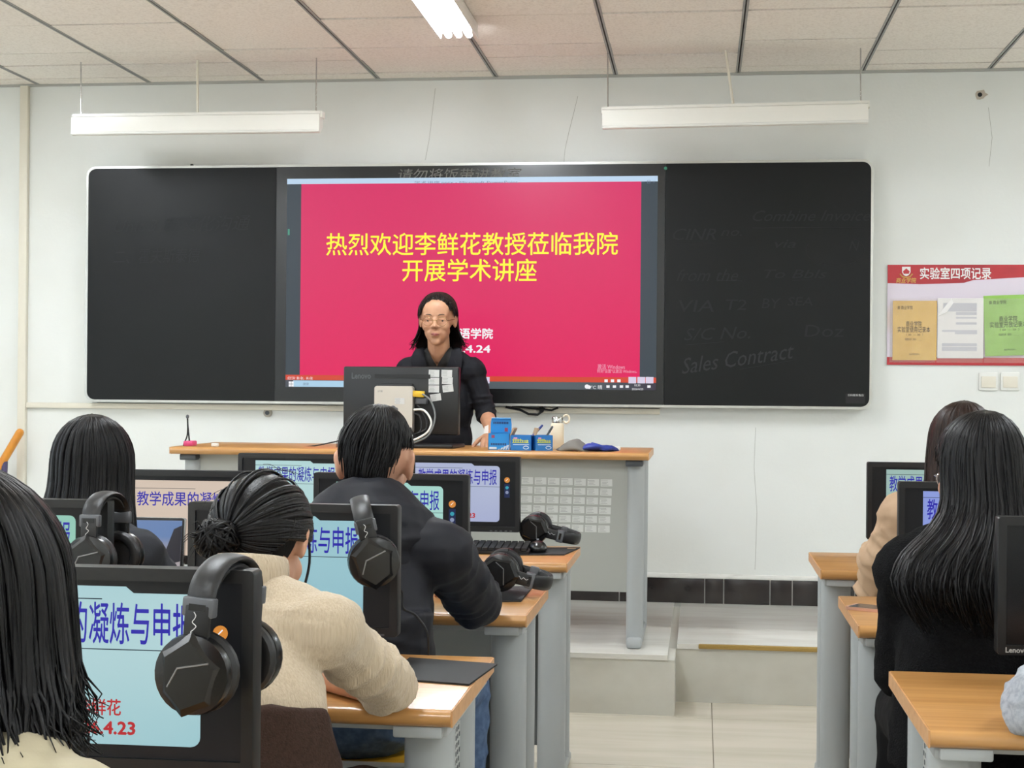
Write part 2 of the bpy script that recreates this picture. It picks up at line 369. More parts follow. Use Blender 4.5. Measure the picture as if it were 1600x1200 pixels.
def round_left(x0, x1, z0, z1, r, left=True, right=False):
    P = []
    for cx, cz, a, on in ((x1, z1, 0, right), (x0, z1, 90, left), (x0, z0, 180, left), (x1, z0, 270, right)):
        if on:
            ccx = cx - r if a in (0, 270) else cx + r; ccz = cz - r if a in (0, 90) else cz + r
            P += [(ccx + r * math.cos(math.radians(a + 90 * i / 6)), ccz + r * math.sin(math.radians(a + 90 * i / 6))) for i in range(7)]
        else: P.append((cx, cz))
    return P
obj('writing_panel', G().prism(round_left(BX0, S0 - .0015, BZ0, BZ1, .04, True, False), BY, BY + .05, WALLM), m_board, bb, OB, smooth=0)
obj('writing_panel', G().prism(round_left(S1 + .0015, BX1, BZ0, BZ1, .04, False, True), BY, BY + .05, WALLM), m_board, bb, OB, smooth=0)
sc_ = obj('display', G().b2((S0, BY - .001, BZ0), (S1, BY + .05, BZ1)), m_panel, bb, OB)
for x in (300, 1192): obj('hook', G().box(PY(x, 258 if x < 500 else 252, 7.58), (.012, .02, .01), None, .002), m_rubber, bb, OB)
obj('indicator_button', G().lathe([(.008, 0), (.008, .004), (.004, .005)], PY(1040, 263, BY), rotm(math.pi / 2)), mat('green_led', (60, 140, 110), .4), sc_, OB)
# picture on the display
def flat(name, x0, z0, x1, z1, y, m, parent, off): return obj(name, G().b2((x0, y, z0), (x1, y + .0008, z1)), m, parent, off, smooth=0)
TL, BR = PY(449, 281, BY), PY(1025, 611, BY)
TX0, TX1, TZ1, TZ0 = TL[0], BR[0], 2.337, 1.287
e_pink = mat('slide_crimson', (230, 20, 94), .3, emit=.95, noise=('z', (219, 44, 104), 1.35, 2.33))
e_sky = emis('title_bar_blue', (196, 222, 246), s=.9); e_org = emis('status_bar_orange', (226, 76, 50), s=.85); e_tb = emis('task_bar', (58, 46, 66), (96, 110, 116), .8, (1.2, 1, 1))
e_slate = emis('app_slate', (66, 78, 88), s=.75); e_srch = emis('search_box', (178, 216, 240), s=.9); e_wht = emis('screen_white', (246, 246, 250), s=.95); e_yel = emis('slide_yellow', (252, 252, 60), s=1.0)
y = BY - .0016
H_ = TZ1 - TZ0
flat('screen_margin', TX0, TZ0, TX1, TZ1, y, e_slate, sc_, OB)
sl0, sl1 = PY(471, 300, BY)[0], PY(1002, 300, BY)[0]
flat('slide', sl0, TZ0 + .062, sl1, TZ1 - .026, y - .001, e_pink, sc_, OB)
flat('title_bar', TX0, TZ1 - .027, TX1, TZ1, y - .002, e_sky, sc_, OB)
flat('status_bar', TX0, TZ0 + .036, TX1, TZ0 + .062, y - .002, e_org, sc_, OB)
flat('task_bar', TX0, TZ0, TX1, TZ0 + .037, y - .002, e_tb, sc_, OB)
flat('search_box', TX0 + .04, TZ0 + .002, TX0 + .3, TZ0 + .034, y - .003, e_srch, sc_, OB)
def T(name, body, px, py, size, m, parent=sc_, off=OB, **k):
    p = PY(px, py, BY - .006) - np.array(off); return text(name, body, size, m, parent, p, **k)
T('slide_writing', '热烈欢迎李鲜花教授莅临我院', 735, 381, .12, e_yel, bold=.0025, fit=1.465, sy=1.0)
T('slide_writing', '开展学术讲座', 733, 422, .12, e_yel, bold=.0025, fit=.675, sy=1.0)
T('slide_writing', '外国语学院', 726, 521, .055, e_wht, bold=.009, fit=.285, sy=1.0)
T('slide_writing', '2026.4.24', 722, 545, .054, e_wht, bold=.009, fit=.285, sy=.95)
T('slide_writing', '激活 Windows', 955, 573, .028, emis('pale_pink', (240, 176, 200), s=.9), fit=.135)
T('slide_writing', '转到"设置"以激活 Windows。', 964, 580, .02, emis('pale_pink', (240, 176, 200), s=.9), fit=.195)
T('title_bar_writing', '学术讲座.pptx - Microsoft PowerPoint', 728, 285, .016, emis('bar_grey', (120, 140, 170), s=.8), fit=.52)
T('window_buttons', '—  □  ×', 1012, 284, .02, emis('bar_grey', (120, 140, 170), s=.8))
T('status_writing', '幻灯片 第1张，共1张', 469, 591, .017, e_wht, fit=.13)
T('search_writing', '搜索', 478, 600, .016, emis('bar_grey', (120, 140, 170), s=.8))
T('weather_writing', '17°C 晴', 929, 605, .022, e_wht, fit=.075)
T('clock_writing', '10:30', 996, 602, .014, e_wht)
T('clock_writing', '2026/4/23', 996, 608, .014, e_wht, fit=.055)
c = PY(917, 604, BY - .005) - np.array(OB); obj('weather_icon', G().prism(circ(c[0], c[2], .011, 12), c[1], c[1] + .001, WALLM).prism(circ(c[0] + .011, c[2] - .003, .009, 12), c[1], c[1] + .001, WALLM), e_wht, sc_, smooth=0)
for x in (950, 960, 971, 980, 1014):
    p = PY(x, 604, BY - .005); flat('tray_icon', p[0] - .008, p[2] - .006, p[0] + .008, p[2] + .006, p[1], e_wht, sc_, OB)
for x in (947, 957, 967): p = PY(x, 595, BY - .005); flat('view_button', p[0] - .008, p[2] - .007, p[0] + .008, p[2] + .007, p[1], e_wht, sc_, OB)
for x in (759, 988, 1002, 1015): p = PY(x, 594, BY - .005); flat('floating_button', p[0] - .019, p[2] - .016, p[0] + .019, p[2] + .016, p[1], emis('button_lilac', (226, 216, 240), s=.9), sc_, OB)
p = PY(455, 600, BY - .005)
g = G()
for a in (-1, 1):
    for b in (-1, 1): g.b2((p[0] + a * .007 - .006, p[1], p[2] + b * .007 - .006), (p[0] + a * .007 + .006, p[1] + .001, p[2] + b * .007 + .006))
obj('start_button', g, e_wht, sc_, OB, smooth=0)
p = PY(451, 358, BY - .005); flat('side_button', p[0] - .004, p[2] - .03, p[0] + .005, p[2] + .0, p[1], emis('tool_green', (80, 170, 140), s=.8), sc_, OB)
# chalk writing, half wiped
m_ck = mat('old_chalk', (44, 47, 48), .9); m_ck2 = mat('fainter_chalk', (31, 34, 35), .9); m_ck3 = mat('fresh_chalk', (112, 111, 106), .9)
for body, px, py, sz, m_, sh, fit, rot in (
    ('请勿将饭带进教室', 718, 272, .062, m_ck3, .15, .62, 0), ('Unit 3 跨文化沟通', 285, 350, .085, m_ck2, .3, .72, .02), ('二、霍夫斯泰德', 245, 400, .08, m_ck2, .2, .46, .02),
    ('CINR', 1085, 366, .08, m_ck2, .3, .21, 0), ('no.', 1143, 364, .06, m_ck2, .3, .1, 0), ('Combine Invoice', 1268, 337, .075, m_ck2, .4, .56, 0), ('via', 1227, 381, .06, m_ck2, .3, .1, 0), ('N', 1335, 384, .07, m_ck2, .3, .05, 0),
    ('from the', 1105, 430, .085, m_ck2, .4, .3, 0), ('To Bbls', 1243, 428, .06, m_ck2, .3, .3, 0), ('VIA', 1088, 478, .085, m_ck2, .15, .17, 0), ('T2', 1150, 476, .075, m_ck2, .15, .1, 0), ('BY', 1205, 474, .07, m_ck2, .15, .09, 0), ('SEA', 1250, 471, .06, m_ck2, .15, .12, 0), ('S/C No.', 1120, 521, .085, m_ck2, .3, .32, .04),
    ('Doz', 1288, 517, .085, m_ck2, .1, .19, 0), ('Sales Contract', 1152, 560, .11, m_ck, .4, .55, .15)):
    p = PY(px, py, BY - .0006 - (.001 if 440 < px < 1040 else 0)) - np.array(OB); text('chalk_writing', body, sz, m_, bb, p, shear=sh, fit=fit, rot=rot, ext=.0002)
g = G()
for a, b in (((1055, 381), (1115, 380)), ((1176, 356), (1350, 355)), ((1124, 438), (1160, 439)), ((1238, 438), (1270, 437)), ((1072, 539), (1132, 534)), ((1156, 577), (1245, 562))):
    obj('chalk_line', G().tube([PY(*a, BY - .0004), PY(*b, BY - .0004)], .0009, 4), m_ck2, bb, OB)
g.tube([PY(1305 + 46 * math.cos(q), 391 + 24 * math.sin(q), BY - .0004) for q in np.linspace(-.9, 3.6, 24)], .0009, 4)
obj('chalk_loop', g, m_ck2, bb, OB)
p = PY(1337, 622, BY - .001)
obj('sticker', G().b2((p[0] - .047, p[1], p[2] - .026), (p[0] + .045, p[1] + .001, p[2] + .022)), m_rubber, bb, OB)
text('sticker_writing', '扫码联系售后', .012, mat('sticker_white', (214, 214, 210), .6), bb, np.array((p[0], p[1], p[2] + .014)) - np.array(OB), fit=.075)
# low cable hanging under the board
t = thing('cable', 'black cable looping under the board beside the lecturer', 'cable', PY(840, 640, 7.6))
obj('cord', G().tube([PY(x, y, 7.6) for x, y in ((790, 636), (812, 640), (826, 647), (840, 648), (848, 642), (850, 637))], .006, 8).tube([PY(x, y, 7.59) for x, y in ((800, 634), (830, 638), (862, 641), (872, 637))], .005, 8), m_rubber, t, t.location)
obj('plug', G().box(PY(846, 640, 7.6), (.02, .02, .03), None, .004), m_rubber, t, t.location)

# ------------------------------------------------------------------ wall things
def wall_switch(px, py, label):
    c = PY(px, py, YW); t = thing('light_switch', label, 'light switch', (c[0], YW, c[2]))
    obj('switch_plate', G().b2((-.044, -.01, -.044), (.044, -.0005, .044), .004), m_white, t)
    obj('rocker', G().b2((-.034, -.0145, -.03), (.034, -.008, .024), .002), m_cream, t)
wall_switch(1544, 596, 'square white light switch under the yellow and white record books')
wall_switch(1578, 596, 'square white light switch under the green record book')
c = PY(419, 645, YW); t = thing('cable_outlet', 'small round grey cable outlet on the wall under the board', 'outlet', (c[0], YW, c[2]))
obj('ring', G().lathe([(.022, 0), (.022, .012), (.014, .016)], (0, -.0005, 0), rotm(math.pi / 2)), mat('aged_plastic', (168, 162, 150), .6), t); obj('core', G().lathe([(.011, .012), (.011, .02)], (0, 0, 0), rotm(math.pi / 2)), m_steelb, t)
# orange rail on a grey post at the window side
m_orange = mat('orange_wood', (214, 140, 40), .35, noise=((30, 30, 6), (190, 112, 26), 4, .4, .7), coat=.3)
p0, p1, q = PY(31, 676, 7.5), PY(-60, 830, 7.5), PY(7, 722, 7.5)
t = thing('handrail', 'slanting orange wooden rail on a grey metal post beside the wall', 'handrail', (q[0], q[1], DZ))
obj('rail', G().caps(p0, p1, .021, .021, 14, 3), m_orange, t, t.location); obj('joint', G().caps(q, q - np.array([0, 0, .07]), .017, .015, 12, 3), mat('violet_plastic', (66, 58, 92), .4), t, t.location)
obj('post', G().tube([q - np.array([0, 0, .07]), (q[0], q[1], DZ)], .011, 12), m_metal, t, t.location)
# notice board with record books
NX0, NX1, NZ0, NZ1 = .895, 1.88, 1.42, 1.905
t = thing('notice_board', 'wall notice board with red header and clear pockets of record books', 'notice board', ((NX0 + NX1) / 2, YW, NZ0)); ON = t.location[:]
yb = YW - .008
obj('backing', G().b2((NX0, yb, NZ0), (NX1, YW - .0005, NZ1)), mat('board_lilac', (222, 212, 224), .4, noise=((.01, .01, 3.4), (214, 190, 172), 0, .5, .62)), t, ON)
m_red = mat('notice_red', (182, 38, 48), .35, noise=((3, 3, 12), (160, 28, 40), 2, .45, .6))
hd = [(NX0, NZ1), (NX0, NZ1 - .088)] + [(NX0 + (NX1 - NX0) * u, NZ1 - .088 - .012 * math.sin(u * 3.0) * (u < .4) + .052 * max(0, u - .16) ** 1.0 * 1.1) for u in np.linspace(.03, 1, 24)] + [(NX1, NZ1)]
obj('header', G().prism(hd, yb - .001, yb, WALLM), m_red, t, ON, smooth=0)
obj('footer', G().b2((NX0, yb - .001, NZ0), (NX1, yb, NZ0 + .038)), m_red, t, ON)
TN = lambda nm, body, px, py, sz, m_, **k: text(nm, body, sz, m_, t, PY(px, py, yb - .002) - np.array(ON), **k)
m_wt = mat('print_white', (240, 238, 236), .5); m_gt = mat('print_gold', (206, 164, 84), .5)
TN('title_writing', '实验室四项记录', 1493, 427, .06, m_wt, bold=.006, fit=.335)
TN('school_writing', '商业学院', 1416, 438, .026, m_gt, shear=.15, fit=.095, bold=.006)
p = PY(1416, 424, yb - .002)
sh = [(-.02, .022), (.02, .022), (.02, -.004), (.012, -.018), (0, -.024), (-.012, -.018), (-.02, -.004)]
obj('crest', G().prism([(p[0] + a, p[2] + b) for a, b in sh], p[1] - .001, p[1], WALLM), m_wt, t, ON, smooth=0)
obj('crest_roof', G().prism([(p[0] + a, p[2] + b) for a, b in ((-.016, .0), (0, .014), (.016, .0), (.012, -.012), (-.012, -.012))], p[1] - .002, p[1] - .001, WALLM), m_red, t, ON, smooth=0)
obj('crest_wreath', G().tube([(p[0] - .03, p[1], p[2] - .012), (p[0] - .018, p[1], p[2] - .026), (p[0], p[1], p[2] - .03), (p[0] + .018, p[1], p[2] - .026), (p[0] + .03, p[1], p[2] - .012)], .003, 6), m_gt, t, ON)
m_clear = mat('clear_plastic', (235, 228, 220), .12, alpha=.1)
PK = [(1390, 1462), (1463, 1536), (1537, 1612), (1613, 1688)]
for a, b in PK:
    p, q = PY(a, 465, yb), PY(b, 565, yb); obj('pocket', G().b2((p[0], yb - .012, NZ0 + .012), (q[0] - .003, yb - .0112, 1.742)), m_clear, t, ON)
def booklet(name, label, px, m_, rot, lines, dz=0., grp='record books in the notice board pockets'):
    p, q = PY(px[0], px[1], yb - .006), PY(px[2], px[3], yb - .006); c = (p + q) / 2; W_, H2 = q[0] - p[0], p[2] - q[2]
    b = thing(name, label, 'booklet', (c[0], yb - .006, c[2])); b.rotation_euler = (0, rot, 0)
    obj('pages', G().b2((-W_ / 2 + .003, -.003, -H2 / 2 + .002), (W_ / 2 - .002, .0018, H2 / 2 - .003)), m_wt, b)
    obj('cover', G().b2((-W_ / 2, -.0045, -H2 / 2), (W_ / 2, -.003, H2 / 2), .0006), m_, b)
    for body, u, v, wd, sz in lines: text('writing', body, sz, mat('print_black', (50, 48, 44), .6), b, (u * W_, -.0052, v * H2), fit=wd * W_)
    return b, W_, H2
m_yb = mat('yellow_card', (224, 184, 94), .6, noise=((12, 12, 12), (214, 172, 80), 3, .4, .7)); m_gb = mat('green_card', (142, 190, 84), .5, noise=((8, 8, 14), (156, 204, 98), 3, .4, .7))
yl = lambda s: [('▦ 商业学院', -.22, .385, .34, .02), ('商业学院', -.02, .11, .36, .03), (s, -.02, .015, .74, .03), ('（ 20  — 20  ）', 0, -.07, .38, .012), ('实验室名称（房间）：______', -.02, -.15, .4, .012), ('商业学院实验中心', 0, -.4, .24, .01)]
booklet('record_book', 'yellow record book in the first pocket of the notice board', (1395, 470, 1463, 563), m_yb, 0, yl('实验室使用记录本'))
booklet('record_book', 'green record book in the pocket right of the white sheets', (1538, 461, 1616, 556), m_gb, -.035, yl('实验室开放记录本'))
b, W_, H2 = booklet('paper_sheets', 'stack of white printed sheets with a folded corner between the coloured books', (1465, 466, 1536, 560), m_wt, 0, [])
gg = G()
for (u0, v0, u1, v1) in ((-.38, .28, .35, .42), (-.1, .22, .35, .27), (-.1, .16, .35, .19), (-.1, .06, .35, .1), (-.4, -.06, .36, -.03), (-.12, -.1, .36, -.06), (-.4, -.3, .36, -.25), (-.4, -.38, .36, -.31)): gg.b2((u0 * W_, -.0053, v0 * H2), (u1 * W_, -.005, v1 * H2))
obj('printed_bands', gg, mat('print_grey', (198, 198, 204), .7), b)
obj('folded_corner', G().prism([(-.5 * W_, .2 * H2), (-.2 * W_, .5 * H2), (-.16 * W_, .42 * H2), (-.3 * W_, .27 * H2)], -.011, -.0062, WALLM), m_wt, b, smooth=0)

# ------------------------------------------------------------------ pupil desks
DT = .74
def make_desk(loc, L, label):
    """near edge at local y=0, length along x from 0 to L"""
    t = thing('computer_desk', label, 'desk', loc, 0, 'two seat computer desks in rows'); D_ = .53; h = DT
    prof = [(.012, h - .03), (.002, h - .022), (0, h - .014), (.004, h - .004), (.014, h), (D_, h), (D_, h - .03)]
    Mx = np.array([[0, 0, 1.], [1, 0, 0], [0, 1, 0]])
    obj('desk_top', G().prism(prof, 0.003, L - .003, Mx), m_wood, t, smooth=50)
    for x in (0, L - .003): obj('edge_band', G().b2((x, .004, h - .029), (x + .003, D_, h - .001)), m_woodl, t, smooth=0)
    for s, x in ((1, .055), (-1, L - .055)):
        # leg frame: front column, perforated sheet, rear column, foot, top rail
        obj('leg', G().tube([(x, .10, .03), (x, .10, h - .05)], .045, 20, .026), m_steel, t)
        obj('leg', G().tube([(x, .44, .03), (x, .44, h - .05)], .03, 16, .022), m_steel, t)
        ps = obj('side_panel', G().b2((x - .004, .12, .12), (x + .004, .43, h - .05)), m_perf, t)
        g = G()
        for xx in (x - .0045, x + .0045):
            for i in range(13):
                for j in range(36): g.box((xx, .15 + i * .0205 + (j % 2) * .0102, .14 + j * .0152), (.0008, .0085, .0085), None)
        obj('perforation', g, m_steelb, ps, smooth=0)
        obj('foot', G().box((x, .27, .018), (.06, .52, .036), None, .012), m_steel, t)
        obj('top_rail', G().b2((x - .03 - .012 * s, .03, h - .052), (x + .03 - .012 * s, D_ - .01, h - .03), .003), m_steel, t)
        obj('bracket', G().b2((x - s * .035 if s > 0 else x - .05, .016, h - .052), (x + .05 if s > 0 else x + .035, .07, h - .031), .004), m_steel, t)
    obj('beam', G().b2((.1, .07, h - .05), (L - .1, .1, h - .031)), m_steel, t)
    mp = obj('modesty_panel', G().b2((.07, .465, .06), (L - .07, .483, .52), .002), m_steeld, t)
    obj('panel_rim', G().b2((.07, .458, .512), (L - .07, .49, .53), .004), m_steel, mp)
    return t
ROWY = dict(A=4.79, B=3.66, C=2.55, D=1.46)
desk_lab = {('A', 0): 'wooden computer desk in the front row by the lecturer, left of the aisle', ('B', 0): 'wooden computer desk of the man in the dark hooded jacket',
            ('C', 0): 'wooden computer desk the woman in the beige sweater leans on', ('D', 0): 'wooden computer desk nearest the viewer left of the aisle',
            ('A', 1): 'wooden computer desk of the woman in the trench coat', ('B', 1): 'wooden computer desk carrying the pale gold phone', ('C', 1): 'wooden computer desk under the grey sweatshirt sleeve'}
DX0, DX1, DL = -1.66, .368, 1.25
d0 = make_desk((DX0, ROWY['A'], 0), DL, desk_lab['A', 0])
for (r_, s_), lb in desk_lab.items():
    if (r_, s_) != ('A', 0): dup(d0, (DX1 if s_ else DX0, ROWY[r_] - (.02 if s_ else 0), 0), lb)

# ------------------------------------------------------------------ monitors with their slides
MW, MH, MZ = .424, .256, .798
m_blue = emis('slide_title_blue', (44, 38, 184), s=.8); m_ink = emis('slide_line', (30, 50, 66), s=.7); m_rtx = emis('slide_red', (196, 44, 50), s=.85)
e_off = emis('backlit_black', (24, 25, 28), s=.6)
def make_monitor(loc, label, slide, rz=0., vis=(1, 1, 1), dark=False):
    """local origin on the desk under the middle of the screen front; screen faces -Y"""
    t = thing('monitor', label, 'monitor', loc, rz, 'black desktop monitors on the pupil desks'); z0 = MZ - DT; z1 = z0 + MH; W_ = MW / 2; b = .016
    g = G()
    for lo, hi in (((-W_, 0, z0), (-W_ + b, .03, z1)), ((W_ - b, 0, z0), (W_, .03, z1)), ((-W_ + b, 0, z0), (W_ - b, .03, z0 + b + .002)), ((-W_ + b, 0, z1 - b), (W_ - b, .03, z1))): g.b2(lo, hi)
    g = G(); o_ = rrect(-W_, z0, W_, z1, .006, 3); i_ = rrect(-W_ + b, z0 + b + .002, W_ - b, z1 - b, .002, 3); n = len(o_)
    V = [(x, .003, z) for x, z in o_] + [(x * .994, .0, z) for x, z in o_] + [(x, 0, z) for x, z in i_] + [(x, .007, z) for x, z in i_] + [(x, .032, z) for x, z in o_]
    Fc = []
    for i in range(n):
        j = (i + 1) % n
        for a_, b_ in ((0, 1), (1, 2), (2, 3), (4, 0)): Fc.append((a_ * n + i, a_ * n + j, b_ * n + j, b_ * n + i))
    Fc.append(tuple(4 * n + i for i in range(n)))
    obj('bezel', g.add(V, Fc), m_black, t, smooth=30) if True else None
    back = G(); Mx = np.array([[0, 0, 1.], [1, 0, 0], [0, 1, 0]])
    back.prism([(.032, z0 + .02), (.058, z0 + .05), (.058, z1 - .05), (.032, z1 - .02)], -W_ + .03, W_ - .03, Mx); obj('rear_cover', back, m_black, t)
    obj('neck', G().box((0, .068, .1), (.07, .02, .178), None, .006), m_black, t); obj('base', G().box((0, .07, .006), (.22, .17, .012), None, .005), m_black, t)
    text('logo', 'Lenovo', .0135, mat('logo_grey', (188, 190, 190), .4), t, (-W_ + .035, -.0004, z0 + .0095), ext=.0002, bold=.01)
    g = G()
    for k in range(5): g.box((W_ - .03 - .017 * k, -.0005, z0 + .004), (.008, .002, .003))
    obj('buttons', g, m_greyp, t)
    gx0, gx1, gz0, gz1 = -W_ + b, W_ - b, z0 + b + .002, z1 - b
    ds_ = obj('screen', G().b2((gx0, .0066, gz0), (gx1, .009, gz1)), m_panel if dark else e_off, t, smooth=0)
    if dark: return t
    nm, c1, c2, kind = slide
    if kind == 'wide': sx0, sx1, sz0, sz1 = gx0 + .004, gx1 - .004, gz0 + .006, gz1 - .012
    else: sx0, sx1, sz0, sz1 = -W_ + .062, W_ - .07, gz0 + .016, gz1 - .008
    es = emis(nm, c1, c2, .8, (2.6, 1, 3.4)); w_, h_ = sx1 - sx0, sz1 - sz0
    if kind == 'wide': poly = [(sx0, sz0), (sx1, sz0), (sx1, sz1), (sx0, sz1)]
    else: poly = [(sx0, sz0)] + [(sx1 - .012 + .012 * math.cos(a), sz0 + .012 + .012 * math.sin(a)) for a in np.linspace(-math.pi / 2, 0, 5)] + \
            [(sx1 - .012 + .012 * math.cos(a), sz1 - .02 + .012 * math.sin(a)) for a in np.linspace(0, math.pi / 2, 5)] + [(sx0 + w_ * .70, sz1 - .008), (sx0 + w_ * .665, sz1), (sx0, sz1)]
    obj('slide', G().prism(poly, .0058, .0066, WALLM), es, ds_, smooth=0)
    def bar(x0, x1, z): return obj('slide_line', G().b2((x0, .0052, z - .0006), (x1, .0058, z + .0006)), m_ink, ds_, smooth=0)
    tz = sz1 - .046 if kind != 'wide' else sz1 - .05
    if kind == 'wide':
        bar(sx0 + w_ * .0, sx0 + w_ * .5, sz1 - .022); bar(sx0 + w_ * .45, sx1, sz1 - .078)
        text('slide_title', '教学成果的凝炼与申报', .04, m_blue, ds_, (sx0 + w_ * .53, .0054, tz), fit=w_ * .92, sy=1.05, bold=.003)
    else:
        bar(sx0, sx0 + w_ * .56, sz1 - .016); bar(sx0 + w_ * .3, sx1, sz1 - .079)
        text('slide_title', '教学成果的凝炼与申报', .04, m_blue, ds_, (sx0 + w_ * .5, .0054, tz), fit=w_ * .93, sy=1.4, bold=.003)
        text('slide_name', '李鲜花', .022, m_rtx, ds_, (sx0 + w_ * .55, .0054, sz0 + h_ * .235), fit=w_ * .2, bold=.006)
        text('slide_date', '2026.4.23', .022, m_rtx, ds_, (sx0 + w_ * .55, .0054, sz0 + h_ * .105), fit=w_ * .33, bold=.012)
        ix = W_ - .045; iz = sz1 - .055
        ic = obj('pen_icon', G().prism(circ(ix, iz, .0095, 20), .0054, .0062, WALLM), emis('icon_orange', (226, 146, 62), s=.85), ds_, smooth=0)
        obj('pen_mark', G().tube([(ix - .004, .0052, iz - .003), (ix + .003, .0052, iz + .004)], .0009, 5), e_wht, ic)
        dk = obj('dock', G().b2((ix - .009, .0058, iz - .06), (ix + .009, .0064, iz - .013)), emis('dock_navy', (34, 48, 92), s=.7), ds_, smooth=0)
        for q, col in ((-.026, (60, 170, 190)), (-.042, (150, 160, 190))): obj('dock_icon', G().prism(circ(ix, iz + q, .0055, 14), .0052, .0058, WALLM), emis('icon_%d' % col[0], col, s=.8), dk, smooth=0)
    return t
MXR = -.606      # right edge of the aisle-side monitors
MX1 = MXR - MW / 2; PITCH = .573
def my(r_): return ROWY[r_] + .385
mons = {}
mons['A1'] = make_monitor((MX1, my('A'), DT), 'black monitor with lilac slide in the front row beside the lying headset', ('slide_lilac', (176, 184, 224), (196, 206, 232), 'std'))
mons['A2'] = make_monitor((MX1 - PITCH + .01, my('A'), DT), 'black monitor with pale aqua slide in the front row at the microphone end', ('slide_aqua', (176, 222, 224), (206, 238, 238), 'std'))
mons['B1'] = make_monitor((MX1 - .005, my('B'), DT), 'black monitor with mint slide half hidden by the man in the hooded jacket', ('slide_mint', (160, 222, 210), (188, 236, 226), 'std'))
mons['B2'] = make_monitor((-1.365, my('B'), DT), 'black monitor with beige slide right of the long haired woman', ('slide_beige', (224, 202, 182), (234, 216, 200), 'wide'))
mons['C1'] = make_monitor((-.793, my('C'), DT), 'black monitor with blue slide in front of the beige sweater', ('slide_blue', (150, 200, 216), (172, 218, 226), 'std'))
mons['C2'] = make_monitor((-1.38, my('C'), DT), 'black monitor with green slide showing its corner left of the beige sweater', ('slide_green', (142, 204, 186), (164, 220, 200), 'std'))
mons['D1'] = make_monitor((-.757, my('D'), DT), 'large near black monitor with cyan slide in the foreground', ('slide_cyan', (158, 210, 220), (204, 236, 238), 'std'))
mons['R1'] = make_monitor((.548 + MW / 2, my('A'), DT), 'black monitor with pale green slide at the far right desk', ('slide_sage', (160, 196, 188), (178, 208, 200), 'std'))
mons['R2'] = make_monitor((.508 + MW / 2, my('B'), DT), 'black monitor with periwinkle slide in front of the black fleece', ('slide_periwinkle', (142, 160, 236), (160, 176, 240), 'std'))
mons['R3'] = make_monitor((.549 + MW / 2, my('C'), DT), 'black monitor with a dark blank screen above the grey sleeve', None, dark=True)

